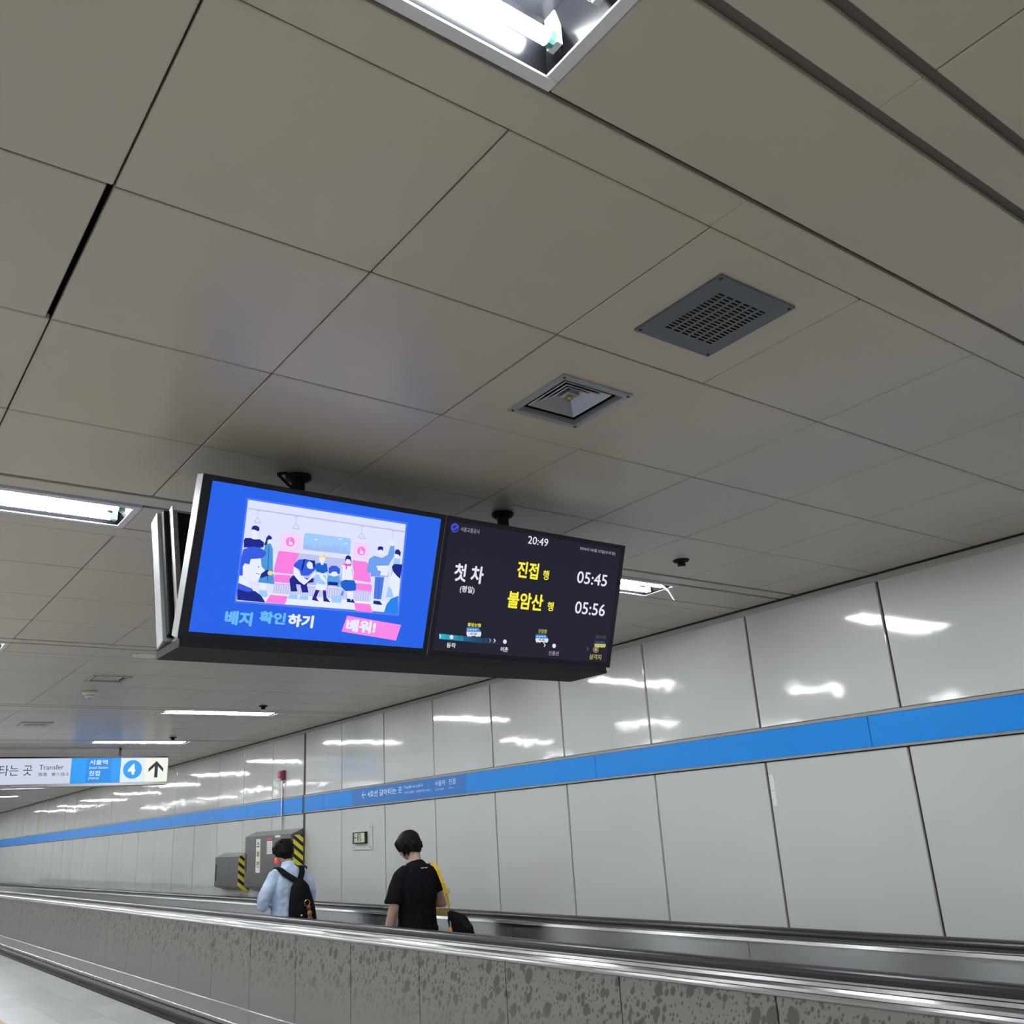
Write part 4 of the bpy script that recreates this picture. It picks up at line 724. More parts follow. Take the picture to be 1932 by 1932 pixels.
RIGHT_ART = [('bar0',[(0.9857,0.0872),(1.0136,0.0868),(1.017,0.0667),(0.9891,0.0671)]),('bar1',[(1.0136,0.0868),(1.0418,0.0865),(1.0452,0.0663),(1.017,0.0667)]),('bar2',[(1.0418,0.0865),(1.0703,0.0862),(1.0737,0.0659),(1.0452,0.0663)]),('bar3',[(1.0703,0.0862),(1.099,0.0858),(1.1024,0.0654),(1.0737,0.0659)]),('bar4',[(1.099,0.0858),(1.1279,0.0855),(1.1314,0.065),(1.1024,0.0654)]),('bar5',[(1.1279,0.0855),(1.1571,0.0851),(1.1606,0.0645),(1.1314,0.065)]),('bar6',[(1.1571,0.0851),(1.1866,0.0848),(1.1901,0.0641),(1.1606,0.0645)]),('bar7',[(1.1866,0.0848),(1.2164,0.0844),(1.2199,0.0637),(1.1901,0.0641)]),('bar8',[(1.2164,0.0844),(1.2465,0.0841),(1.25,0.0632),(1.2199,0.0637)]),('bar9',[(1.2465,0.0841),(1.2768,0.0837),(1.2804,0.0627),(1.25,0.0632)]),('bar10',[(1.2768,0.0837),(1.3074,0.0834),(1.311,0.0623),(1.2804,0.0627)]),('bar11',[(1.3074,0.0834),(1.3384,0.083),(1.342,0.0618),(1.311,0.0623)]),('bright',[(1.053,0.0785),(1.0528,0.0747),(1.0509,0.0716),(1.0477,0.0697),(1.0439,0.0694),(1.0401,0.0708),(1.0373,0.0736),(1.0358,0.0773),(1.036,0.081),(1.0379,0.0841),(1.0411,0.086),(1.0449,0.0863),(1.0487,0.0849),(1.0516,0.0821)]),('bright',[(1.3117,0.0776),(1.3115,0.0737),(1.3094,0.0705),(1.3059,0.0685),(1.3018,0.0683),(1.2977,0.0697),(1.2946,0.0726),(1.293,0.0764),(1.2933,0.0803),(1.2954,0.0835),(1.2988,0.0855),(1.303,0.0858),(1.307,0.0843),(1.3102,0.0814)]),('bright',[(1.5705,0.0771),(1.5702,0.073),(1.5679,0.0696),(1.5642,0.0676),(1.5597,0.0673),(1.5553,0.0689),(1.552,0.0719),(1.5503,0.0758),(1.5506,0.0798),(1.5528,0.0832),(1.5566,0.0853),(1.5611,0.0855),(1.5655,0.084),(1.5688,0.081)]),('dyel',[(1.8115,0.0759),(1.8114,0.0712),(1.8094,0.067),(1.8057,0.0637),(1.8009,0.0617),(1.7955,0.0614),(1.7901,0.0627),(1.7854,0.0655),(1.782,0.0694),(1.7802,0.074),(1.7804,0.0787),(1.7824,0.083),(1.786,0.0862),(1.7908,0.0882),(1.7962,0.0885),(1.8016,0.0872),(1.8063,0.0845),(1.8098,0.0805)]),('rback',[(1.8091,0.0758),(1.809,0.0717),(1.8073,0.068),(1.8043,0.0652),(1.8002,0.0635),(1.7956,0.0632),(1.791,0.0644),(1.787,0.0668),(1.7841,0.0702),(1.7826,0.0742),(1.7827,0.0782),(1.7844,0.0819),(1.7874,0.0848),(1.7915,0.0864),(1.7961,0.0867),(1.8007,0.0856),(1.8047,0.0832),(1.8076,0.0798)]),('grey',[(1.8043,0.0755),(1.804,0.0721),(1.8022,0.0693),(1.799,0.0676),(1.7953,0.0674),(1.7916,0.0686),(1.7888,0.0712),(1.7874,0.0745),(1.7877,0.0778),(1.7895,0.0807),(1.7927,0.0824),(1.7964,0.0826),(1.8001,0.0813),(1.8029,0.0788)]),('bar5',[(1.2023,0.0846),(1.2063,0.0849),(1.2141,0.0779),(1.2088,0.07),(1.2048,0.0697),(1.2091,0.0775)]),('grey',[(1.2217,0.0847),(1.2257,0.085),(1.2336,0.0779),(1.2283,0.07),(1.2242,0.0697),(1.2285,0.0776)]),('bright',[(1.2443,0.085),(1.2483,0.0852),(1.2563,0.0782),(1.2509,0.0702),(1.2468,0.0699),(1.2511,0.0778)]),('bright',[(1.5022,0.0837),(1.5067,0.084),(1.5152,0.0766),(1.5093,0.0684),(1.5049,0.0681),(1.5097,0.0763)]),('dim',[(1.7412,0.0834),(1.746,0.0837),(1.7551,0.0761),(1.7488,0.0675),(1.744,0.0672),(1.7492,0.0757)]),('bright',[(0.9859,0.0835),(0.9896,0.0838),(0.9969,0.077),(0.992,0.0694),(0.9883,0.0691),(0.9922,0.0767)]),('tblue',[(1.1078,0.1176),(1.111,0.1218),(1.1642,0.1238),(1.1796,0.1073),(1.11,0.1042)]),('bright',[(1.11,0.1042),(1.1796,0.1073),(1.1816,0.0956),(1.1769,0.0875),(1.1699,0.0901),(1.1629,0.0865),(1.1548,0.0898),(1.1375,0.0886),(1.1323,0.0844),(1.1252,0.0878),(1.1195,0.0835),(1.112,0.0927)]),('bright',[(1.1133,0.1142),(1.1202,0.1147),(1.121,0.11),(1.1141,0.1095)]),('bright',[(1.1251,0.115),(1.132,0.1155),(1.1328,0.1109),(1.1259,0.1104)]),('bright',[(1.1369,0.1159),(1.1438,0.1164),(1.1446,0.1118),(1.1377,0.1113)]),('bright',[(1.1488,0.1168),(1.1557,0.1173),(1.1565,0.1127),(1.1496,0.1122)]),('tblue',[(1.4543,0.1141),(1.458,0.1179),(1.5067,0.1196),(1.5233,0.1047),(1.4564,0.1019)]),('bright',[(1.4564,0.1019),(1.5233,0.1047),(1.5251,0.0941),(1.5197,0.0866),(1.512,0.0889),(1.5041,0.0856),(1.4953,0.0885),(1.4865,0.088),(1.4805,0.084),(1.4727,0.0871),(1.4662,0.0831),(1.4582,0.0914)]),('bright',[(1.4603,0.111),(1.468,0.1115),(1.4687,0.1073),(1.4611,0.1068)]),('bright',[(1.4735,0.1119),(1.4811,0.1124),(1.4819,0.1082),(1.4742,0.1077)]),('bright',[(1.4866,0.1128),(1.4943,0.1134),(1.4951,0.1091),(1.4874,0.1086)]),('bright',[(1.4999,0.1137),(1.5076,0.1143),(1.5083,0.1101),(1.5006,0.1095)]),('tdim',[(1.7816,0.1111),(1.7859,0.1146),(1.8315,0.1161),(1.8493,0.1027),(1.7836,0.1001)]),('dyel',[(1.7836,0.1001),(1.8493,0.1027),(1.851,0.0931),(1.8447,0.0863),(1.8364,0.0883),(1.8277,0.0852),(1.818,0.0878),(1.8162,0.0877),(1.8095,0.0841),(1.8011,0.0868),(1.7938,0.0831),(1.7852,0.0906)]),('dim',[(1.7882,0.1084),(1.7966,0.1089),(1.7973,0.1051),(1.7889,0.1046)]),('dim',[(1.8026,0.1093),(1.8111,0.1099),(1.8118,0.1061),(1.8033,0.1055)]),('dim',[(1.8172,0.1103),(1.8257,0.1109),(1.8263,0.107),(1.8178,0.1065)]),('dim',[(1.8317,0.1113),(1.8403,0.1118),(1.8409,0.108),(1.8324,0.1074)]),('logo',[(1.0077,0.5042),(1.0078,0.4986),(1.006,0.4932),(1.0025,0.4887),(0.9978,0.4855),(0.9922,0.4839),(0.9864,0.4839),(0.9808,0.4858),(0.9761,0.4891),(0.9726,0.4937),(0.9708,0.4991),(0.9708,0.5047),(0.9726,0.51),(0.976,0.5145),(0.9807,0.5177),(0.9863,0.5194),(0.9921,0.5193),(0.9977,0.5175),(1.0024,0.5142),(1.0059,0.5096)]),('rback',[(0.9777,0.5035),(0.9852,0.5106),(0.9988,0.5116),(0.9934,0.5074),(0.9862,0.5047),(0.9946,0.5002),(0.9837,0.4983)]),('rback',[(0.9813,0.494),(0.9918,0.4925),(0.9999,0.4988),(1.0007,0.5067),(1.0061,0.4988),(0.9966,0.4883),(0.9852,0.489)])]
RIGHT_TEXT = [('서울교통공사', (1.0154, 0.4922, 1.1058, 0.5104), 'grey', 0.0), ('20:49', (1.3481, 0.4866, 1.454, 0.5189), 'bright', 0.008), ('2026년 05월 27일(수요일)', (1.6283, 0.4942, 1.836, 0.5103), 'grey', 0.01), ('첫 차', (1.0145, 0.2963, 1.153, 0.367), 'bright', 0.03), ('(평일)', (1.0505, 0.2524, 1.1204, 0.2829), 'bright', 0.02), ('진접', (1.3148, 0.3433, 1.4244, 0.4114), 'yellow', 0.03), ('행', (1.4499, 0.3477, 1.4812, 0.3882), 'yellow', 0.02), ('05:45', (1.6355, 0.3531, 1.8086, 0.4053), 'bright', 0.012), ('불암산', (1.2863, 0.2156, 1.4706, 0.2851), 'yellow', 0.03), ('행', (1.4954, 0.2202, 1.5284, 0.2589), 'yellow', 0.02), ('05:56', (1.6465, 0.2223, 1.8189, 0.2757), 'bright', 0.012), ('동작', (1.0263, 0.0359, 1.068, 0.0561), 'bright', 0.02), ('이촌', (1.2853, 0.0356, 1.3234, 0.0558), 'bright', 0.02), ('신용산', (1.5345, 0.036, 1.5926, 0.0549), 'grey', 0.01), ('삼각지', (1.7642, 0.0311, 1.8318, 0.0546), 'dyel', 0.01), ('불암산행', (1.1104, 0.1259, 1.173, 0.1403), 'yellow', 0.02), ('진접행', (1.4654, 0.1236, 1.5097, 0.1414), 'dyel', 0.01), ('불암산행', (1.7843, 0.1237, 1.8429, 0.1392), 'dim', 0.0), ('4130', (1.1294, 0.0925, 1.1602, 0.103), 'ink', 0.01), ('4136', (1.4746, 0.0924, 1.505, 0.1032), 'ink', 0.01)]
BAND_TEXT = [('4호선 갈아타는 곳', (-9.594, 2.048, -8.828, 2.117), 0.02), ('Transfer to Line 4', (-8.795, 2.088, -8.405, 2.119), 0.01), ('4号线 换乘   4号線 乗り換え', (-8.79, 2.035, -8.245, 2.06), 0.0), ('서울역 · 진접', (-8.172, 2.071, -7.79, 2.124), 0.01), ('Seoul Station', (-8.168, 2.033, -8.004, 2.051), 0.0), ('Jinjeop', (-7.917, 2.034, -7.826, 2.048), 0.0)]
SIGN_TEXT = [('갈아타는 곳', (1.724, 2.63, 2.348, 2.762), 'ink', 0.0), ('Transfer', (2.427, 2.701, 2.72, 2.762), 'ink', 0.0), ('換乘   乗り換え', (2.422, 2.618, 2.794, 2.665), 'ink', 0.0), ('서울역', (3.035, 2.758, 3.262, 2.82), 'white', 0.015), ('Seoul Station', (3.031, 2.705, 3.274, 2.737), 'white', 0.0), ('진접', (3.038, 2.615, 3.173, 2.679), 'white', 0.015), ('Jinjeop', (3.032, 2.563, 3.167, 2.601), 'white', 0.0), ('4', (3.529, 2.618, 3.631, 2.764), 'white', 0.05)]

# ================================================================== things on the ceiling
def diffuser(x0, y0, x1, y1, label):
    cx, cy = (x0 + x1) / 2, (y0 + y1) / 2
    h = (x1 - x0) / 2
    t = thing('air_diffuser', label, 'air vent', (cx, cy, ZC), 'square air diffusers')

    def ring(mb, a, za, b, zb, mi=0):
        A = [(cx - a, cy - a), (cx + a, cy - a), (cx + a, cy + a), (cx - a, cy + a)]
        B = [(cx - b, cy - b), (cx + b, cy - b), (cx + b, cy + b), (cx - b, cy + b)]
        for i in range(4):
            j = (i + 1) % 4
            mb.face([(*A[i], ZC + za), (*A[j], ZC + za), (*B[j], ZC + zb), (*B[i], ZC + zb)], mi)
    f = MB()
    ring(f, h, 0.0, h, -0.006)
    ring(f, h, -0.006, h - .024, -0.007)
    ring(f, h - .024, -0.007, h - .026, 0.012)
    f.build('frame', M['vent'], t)
    b = MB()
    ring(b, h - .016, 0.0, h - .016, 0.115)
    b.face([(cx - h, cy - h, ZC + .115), (cx + h, cy - h, ZC + .115), (cx + h, cy + h, ZC + .115), (cx - h, cy + h, ZC + .115)])
    b.build('duct', M['black'], t)
    for a, za in ((.098, .004), (.070, .012), (.045, .02)):
        l = MB()
        ring(l, a, za, a - .032, za + .032)
        ring(l, a + .003, za + .002, a - .029, za + .036)
        ring(l, a, za, a + .003, za + .002)
        l.build('louvre', M['vent'], t)
    c = MB().box(cx - .024, cy - .024, ZC + .018, cx + .024, cy + .024, ZC + .026, c=0.002)
    c.build('centre_plate', M['vent'], t)
    MB().lathe([(.004, -.006), (.010, -.002), (.011, .004), (.006, .010)], 12, (cx, cy, ZC + .012)).build('knob', M['brass'], t, smooth=True)
    for sx in (-1, 1):
        for sy in (-1, 1):
            MB().lathe([(.004, -.0095), (.005, -.007)], 8, (cx + sx * (h - .012), cy + sy * (h - .012), ZC)).build('screw', M['ink'], t)


def grille(x0, y0, x1, y1, label, m):
    cx, cy = (x0 + x1) / 2, (y0 + y1) / 2
    t = thing('air_grille', label, 'air vent', (cx, cy, ZC), 'slotted air grilles')
    MB().box(x0 + .004, y0 + .004, ZC - .002, x1 - .004, y1 - .004, ZC - .0005).build('backing', M['black'], t)
    xs = [x0, x0 + .062]
    for i in range(6):
        xs += [xs[-1] + .024, xs[-1] + .034]
    xs = xs[:-1] + [x1]
    ys = [y0, y0 + .060]
    for i in range(16):
        ys += [ys[-1] + .007, ys[-1] + .0132]
    ys = ys[:-1] + [y1]
    p = MB()
    z = ZC - .007
    for i in range(len(xs) - 1):
        for j in range(len(ys) - 1):
            if i % 2 == 1 and j % 2 == 1:
                continue
            p.face([(xs[i], ys[j], z), (xs[i + 1], ys[j], z), (xs[i + 1], ys[j + 1], z), (xs[i], ys[j + 1], z)])
    for a, b in (((x0, y0), (x1, y0)), ((x1, y0), (x1, y1)), ((x1, y1), (x0, y1)), ((x0, y1), (x0, y0))):
        p.face([(*a, z), (*b, z), (*b, ZC - .0002), (*a, ZC - .0002)])
    p.build('slotted_plate', m, t)
    for ax in (x0 + .012, x1 - .012):
        for ay in (y0 + .012, y1 - .012):
            MB().lathe([(.004, -.0095), (.006, -.006)], 8, (ax, ay, ZC)).build('screw', M['ink'], t)


grille(1.724, 1.288, 2.034, 1.614, 'dark grey slotted air grille on the ceiling beside the stepped square diffuser', M['ventgrey'])
diffuser(1.722, 1.928, 2.020, 2.230, 'square stepped air diffuser on the ceiling beside the dark grey grille')
diffuser(1.722, 7.82, 2.020, 8.122, 'small square air diffuser on the far ceiling beside the smoke detector')
grille(1.74, 10.875, 2.044, 11.19, 'pale slotted air grille on the far ceiling above the transfer sign', M['vent'])

for (x, y), lab in (((3.705, 3.32), 'dark sprinkler head closest to the hanging train display'),
                    ((3.715, 9.263), 'dark sprinkler head beside the second lit light above the transfer sign'),
                    ((3.712, 12.229), 'dark sprinkler head beside the light straight above the transfer sign')):
    t = thing('sprinkler_head', lab, 'sprinkler', (x, y, ZC), 'ceiling sprinkler heads')
    MB().lathe([(.014, -.014), (.040, -.008), (.046, -.001), (.040, .0)], 16, (x, y, ZC)).build('rose', M['black'], t, smooth=True)
    MB().lathe([(.014, -.036), (.022, -.032), (.022, -.022), (.016, -.012), (.014, -.008)], 12, (x, y, ZC)).build('nozzle', M['black'], t, smooth=True)
    MB().lathe([(.004, -.042), (.018, -.040), (.018, -.037), (.004, -.036)], 12, (x, y, ZC)).build('deflector', M['galv'], t)

t = thing('smoke_detector', 'round cream smoke detector on the far ceiling under the small diffuser', 'smoke detector', (1.898, 8.68, ZC))
MB().lathe([(.045, -.030), (.060, -.026), (.064, -.012), (.064, 0.0)], 20, (1.898, 8.68, ZC)).build('base', M['detector'], t, smooth=True)
MB().lathe([(.014, -.056), (.034, -.052), (.042, -.040), (.042, -.030)], 20, (1.898, 8.68, ZC)).build('chamber', M['detector'], t, smooth=True)
MB().lathe([(.012, -.058), (.016, -.055)], 10, (1.898, 8.68, ZC)).build('cap', M['ink'], t)

t = thing('ceiling_speaker', 'round flush ceiling speaker partly hidden by a bottom corner of the display', 'speaker', (1.86, 6.885, ZC))
MB().lathe([(.062, -.004), (.066, -.010), (.092, -.008), (.096, .0)], 24, (1.86, 6.885, ZC)).build('rim', M['frame'], t, smooth=True)
MB().lathe([(.010, -.003), (.064, -.0035)], 24, (1.86, 6.885, ZC)).build('mesh_face', M['trimgrey'], t)


# ================================================================== lettering
class Frame:
    def __init__(self, o, u, v, n):
        self.o, self.u, self.v, self.n = Vector(o), Vector(u).normalized(), Vector(v).normalized(), Vector(n).normalized()

    def at(self, s, t, off=0.0):
        return self.o + self.u * s + self.v * t + self.n * off


_txt = {}


def text_mesh2d(body, bold):
    k = (body, bold)
    if k not in _txt:
        c = bpy.data.curves.new('lettering', 'FONT')
        c.body = body
        c.offset = 0.0
        c.resolution_u = 3
        ob = bpy.data.objects.new('lettering', c)
        COL.objects.link(ob)
        bpy.context.view_layer.update()
        dg = bpy.context.evaluated_depsgraph_get()
        me = bpy.data.meshes.new_from_object(ob.evaluated_get(dg))
        ly = 0.0
        vs = [(v.co.x, v.co.y, 0.0) for v in me.vertices]
        fs = [tuple(p.vertices) for p in me.polygons]
        if bold:          # heavier weight: the glyph laid over itself a little to each side
            n0, f0 = list(vs), list(fs)
            for dx, dy in ((1, 0), (-1, 0), (0, 1), (0, -1), (.7, .7), (-.7, .7), (.7, -.7), (-.7, -.7)):
                i0 = len(vs)
                ly -= 0.00003        # each layer a hair deeper, so none shades another
                vs += [(x + dx * bold, y + dy * bold, ly) for x, y, _ in n0]
                fs += [tuple(i0 + i for i in f) for f in f0]
        bpy.data.objects.remove(ob)
        bpy.data.meshes.remove(me)
        _txt[k] = (vs, fs)
    return _txt[k]


def lettering(body, rect, fr, off, m, bold=0.0, parent=None, name='lettering', box=None):
    vs, fs = text_mesh2d(body, bold)
    x0, x1 = min(v[0] for v in vs), max(v[0] for v in vs)
    y0, y1 = min(v[1] for v in vs), max(v[1] for v in vs)
    s0, t0, s1, t1 = rect
    mb = MB()
    mb.v = [tuple(fr.at(s0 + (x - x0) / (x1 - x0) * (s1 - s0), t0 + (y - y0) / (y1 - y0) * (t1 - t0), off + l)) for x, y, l in vs]
    mb.f = fs
    mb.m = [0] * len(fs)
    return mb.build(name, m, parent)


def art(polys, fr, off, pal, step, parent, name):
    keys = sorted({p[0] for p in polys})
    mb = MB()
    for i, (c, pts) in enumerate(polys):
        mb.face([fr.at(s, t, off + i * step) for s, t in pts], keys.index(c))
    return mb.build(name, [pal[k] for k in keys], parent)


# ================================================================== hanging train display
PX0, PX1 = 0.906, 2.800
FW = PX1 - PX0
disp = thing('train_display', 'hanging black train display with a blue picture screen and yellow arrival times', 'display', (1.853, 3.115, ZC))
FH = 0.5455
_v = Vector((0, -0.177, 0.516)).normalized()
_n = Vector((1, 0, 0)).cross(_v)
front = Frame((PX0, 3.0, 2.289), (1, 0, 0), _v, _n)
_vb = Vector((0, 0.177, 0.516)).normalized()
back = Frame((PX1, 3.23, 2.289), (-1, 0, 0), _vb, Vector((-1, 0, 0)).cross(_vb))


def slab(fr, s0, t0, s1, t1, d0, d1, name, m, parent, c=0.0):
    T = Matrix(((fr.u.x, fr.v.x, fr.n.x, fr.o.x), (fr.u.y, fr.v.y, fr.n.y, fr.o.y), (fr.u.z, fr.v.z, fr.n.z, fr.o.z), (0, 0, 0, 1)))
    return MB().box(s0, t0, d0, s1, t1, d1, c=c, T=T).build(name, m, parent)


SCR = 1.0 / (2 ** EXPO)
PAL = {'navy': (22, 38, 140), 'blue': (52, 92, 228), 'mid': (88, 160, 236), 'mid2': (74, 122, 226), 'mid2b': (112, 160, 240), 'sky': (158, 204, 252),
       'sky2': (160, 188, 242), 'pale': (222, 227, 255), 'white': (232, 238, 255), 'lav': (194, 192, 240), 'pink': (250, 128, 224), 'lpink': (242, 212, 248),
       'yel': (250, 218, 130), 'line': (40, 60, 150), 'teal': (74, 152, 220), 'bord': (78, 124, 250), 'royal': (24, 96, 206), 'seat': (190, 196, 240),
       'seat2': (172, 176, 236), 'hot': (250, 80, 180), 'hot2': (250, 136, 232), 'azure': (34, 132, 238), 'ltext': (104, 186, 248),
       'bright': (226, 228, 236), 'grey': (160, 162, 172), 'yellow': (250, 238, 60), 'dyel': (196, 188, 96), 'dim': (92, 92, 96), 'ink': (40, 44, 60),
       'tblue': (58, 140, 214), 'tdim': (36, 56, 96), 'logo': (70, 74, 214), 'rback': (29, 29, 45), 'lback': (36, 98, 232)}
for i in range(12):
    f = i / 11.0
    PAL['bar%d' % i] = tuple(int(a + (b - a) * min(1, f * 1.15)) for a, b in zip((44, 176, 206) if i < 4 else (34, 130, 200), (30, 32, 52)))
G = {k: glow('screen_' + k, c, SCR) for k, c in PAL.items()}

for fr, face in ((front, True), (back, False)):
    slab(fr, 0, 0, FW, FH, -0.072, -0.006, 'housing', M['alu'], disp, c=0.002)
    for a, b in ((0.0, FW / 2 - .002), (FW / 2 + .002, FW)):
        slab(fr, a, 0, b, FH, -0.006, 0.0, 'bezel', M['bezel'], disp, c=0.002)
    slab(fr, 0.012, 0.012, FW - .012, FH - .012, -0.110, -0.072, 'rear_cover', M['black'], disp, c=0.004)
scr_l = slab(front, 0.032, 0.026, 0.922, 0.5265, 0.0, 0.0012, 'screen', G['lback'], disp)
scr_l['label'] = 'blue screen showing a drawing of passengers in a train'
scr_r = slab(front, 0.966, 0.022, 1.866, 0.5265, 0.0, 0.0012, 'screen', G['rback'], disp)
scr_r['label'] = 'dark screen listing first-train times in yellow and white'
art(PIC, front, 0.0014, G, 0.00002, scr_l, 'drawing')
for body, rect, c, bold in LEFT_TEXT:
    lettering(body, rect, front, 0.0052, G[c], bold, scr_l)
art(RIGHT_ART[:12], front, 0.0014, G, 0.00002, scr_r, 'track_bar')
for i in (12, 13, 14):
    art(RIGHT_ART[i:i + 1], front, 0.0018, G, 0.00002, scr_r, 'station_dot')
art(RIGHT_ART[15:18], front, 0.0018, G, 0.00002, scr_r, 'station_dot')
for i in range(18, 24):
    art(RIGHT_ART[i:i + 1], front, 0.0020, G, 0.00002, scr_r, 'chevron')
for i in range(24, 42, 6):
    art(RIGHT_ART[i:i + 6], front, 0.0022, G, 0.00002, scr_r, 'train_icon')
art(RIGHT_ART[42:], front, 0.0018, G, 0.00002, scr_r, 'logo')
for body, rect, c, bold in RIGHT_TEXT:
    lettering(body, rect, front, 0.0028, G[c], bold, scr_r)
slab(back, 0.032, 0.026, 0.922, 0.5265, 0.0, 0.0012, 'screen', G['rback'], disp)
slab(back, 0.966, 0.022, 1.866, 0.5265, 0.0, 0.0012, 'screen', G['lback'], disp)
# tray that closes the bottom between the two displays
tr = MB().box(PX0 + .004, 2.992, 2.262, PX1 - .03, 3.238, 2.290)
tr.build('bottom_tray', M['black'], disp)
MB().face([(PX1 - .03, 2.992, 2.262), (PX1 - .002, 3.0, 2.285), (PX1 - .002, 3.23, 2.285), (PX1 - .03, 3.238, 2.262)]).build('end_flap', M['black'], disp)
# bent steel brackets inside the v
for x in (PX0 + 0.03, PX1 - 0.06):
    b = MB()
    for s0, s1, d0, d1 in ((0.0, 0.030, -0.114, -0.110), (0.0, 0.004, -0.150, -0.110)):
        T = Matrix(((1, 0, 0, x), (0, back.v.y, back.n.y, back.o.y), (0, back.v.z, back.n.z, back.o.z), (0, 0, 0, 1)))
        b.box(s0, 0.05, d0, s1, FH - .02, d1, T=T)
    b.build('bracket', M['galv'], disp)
    h = MB().box(x - .002, 3.09, 2.30, x + .034, 3.15, 2.315).cyl((x - .004, 3.12, 2.325), (x + .036, 3.12, 2.325), .010, n=10)
    h.build('hinge', M['galv'], disp)
for x in (1.366, 2.345):
    MB().cyl((x, 3.12, 2.29), (x, 3.12, ZC - .001), 0.026, n=16).build('pole', M['black'], disp, smooth=False)
    MB().lathe([(.028, -.022), (.044, -.016), (.050, -.010), (.050, -.0005)], 18, (x, 3.12, ZC)).build('flange', M['black'], disp, smooth=True)
cb = MB().tube([(1.31, 3.10, ZC - .002), (1.27, 3.09, ZC - .018), (1.30, 3.10, ZC - .035), (1.345, 3.115, ZC - .06)], 0.006, n=6)
cb.build('cable', M['black'], disp)

# ================================================================== transfer sign hung across the hall
YS = 13.55
sign = thing('transfer_sign', 'long lit transfer sign with a blue panel, a circled 4 and an up arrow', 'sign', (2.6, YS + .06, ZC))
sx0, sx1, sz0, sz1 = 0.9, 4.074, 2.508, 2.858
MB().box(sx0, YS, sz0, sx1, YS + .13, sz1, c=0.004).build('housing', M['trimgrey'], sign)
MB().box(sx0 - .002, YS - .010, sz1 - .014, sx1 - .01, YS + .132, sz1 + .006).build('top_rail', M['bezel'], sign)
MB().box(sx0 - .002, YS - .010, sz0 - .030, sx1 - .01, YS + .132, sz0 + .012, c=0.006).build('bottom_rail', M['trimgrey'], sign)
fs = Frame((0, YS, 0), (1, 0, 0), (0, 0, 1), (0, -1, 0))
GS = {'white': glow('sign_white', (206, 212, 232), SCR), 'blue': glow('sign_blue', (40, 156, 246), SCR), 'blue2': glow('sign_blue_film', (30, 140, 236), SCR), 'four': glow('sign_white_four', (224, 236, 252), SCR), 'cream': glow('sign_cream', (240, 246, 232), SCR), 'ink': glow('sign_ink', (46, 46, 54), SCR), 'lw': glow('sign_letter', (232, 244, 255), SCR)}


def sface(a, b, m, off=0.004, z0=2.522, z1=2.846):
    return slab(fs, a, z0, b, z1, 0.0, off, 'face_panel', GS[m], sign)


p_white = sface(sx0 + .01, 2.810, 'white')
p_blue = sface(2.812, 3.434, 'blue')
p_four = sface(3.437, 3.749, 'four')
p_arrow = sface(3.752, 4.062, 'cream')
slab(fs, 3.00, 2.526, 3.32, 2.843, .004, .0045, 'film', GS['blue2'], p_blue)
par = {0: p_white, 1: p_white, 2: p_white, 3: p_blue, 4: p_blue, 5: p_blue, 6: p_blue, 7: p_four}
for i, (body, rect, c, bold) in enumerate(SIGN_TEXT):
    lettering(body, rect, fs, 0.0062 if i < 7 else .0075, GS['ink' if c == 'ink' else 'lw'], bold, par[i])
d = MB()
d.face([fs.at(3.592 + .124 * math.cos(2 * math.pi * k / 40), 2.690 + .124 * math.sin(2 * math.pi * k / 40), .0055) for k in range(40)])
d.build('disc', GS['blue'], p_four)
a = MB()
ax, at_ = 3.908, 2.800
a.face([fs.at(s, t, .0055) for s, t in ((ax, at_), (ax + .096, at_ - .100), (ax + .096, at_ - .150), (ax + .022, at_ - .072), (ax + .022, at_ - .222), (ax - .022, at_ - .222), (ax - .022, at_ - .072), (ax - .103, at_ - .150), (ax - .103, at_ - .100))])
a.build('arrow', GS['ink'], p_arrow)
# the other face, seen from the far side
MB().box(sx0 + .01, YS + .13, 2.522, 4.062, YS + .134, 2.846).build('face_panel', GS['white'], sign)
for x in (1.5, 3.43):
    MB().cyl((x, YS + .06, sz1), (x, YS + .06, ZC - .001), .016, n=12).build('pole', M['plinth'], sign)

# ================================================================== guidance lettering on the blue band
fw = Frame((XW - .012, 0, 0), (0, -1, 0), (0, 0, 1), (-1, 0, 0))
guide = thing('wall_guidance_film', 'darker blue film with white transfer lettering on the wall band', 'sign', (XW - .013, 8.8, 2.06))
gf = slab(fw, -9.97, BAND_B + .018, -7.61, BAND_T - .022, 0.0, .0012, 'film', M['film'], guide)
for body, rect, bold in BAND_TEXT:
    lettering(body, rect, fw, .002, M['bandtext'], bold, gf)
a = MB()
s, z = -9.735, 2.080
a.face([fw.at(*q, .002) for q in ((s, z), (s + .045, z + .040), (s + .058, z + .040), (s + .022, z + .006), (s + .10, z + .006), (s + .10, z - .004), (s + .022, z - .004), (s + .058, z - .040), (s + .045, z - .040))])
a.build('arrow', M['bandtext'], gf)

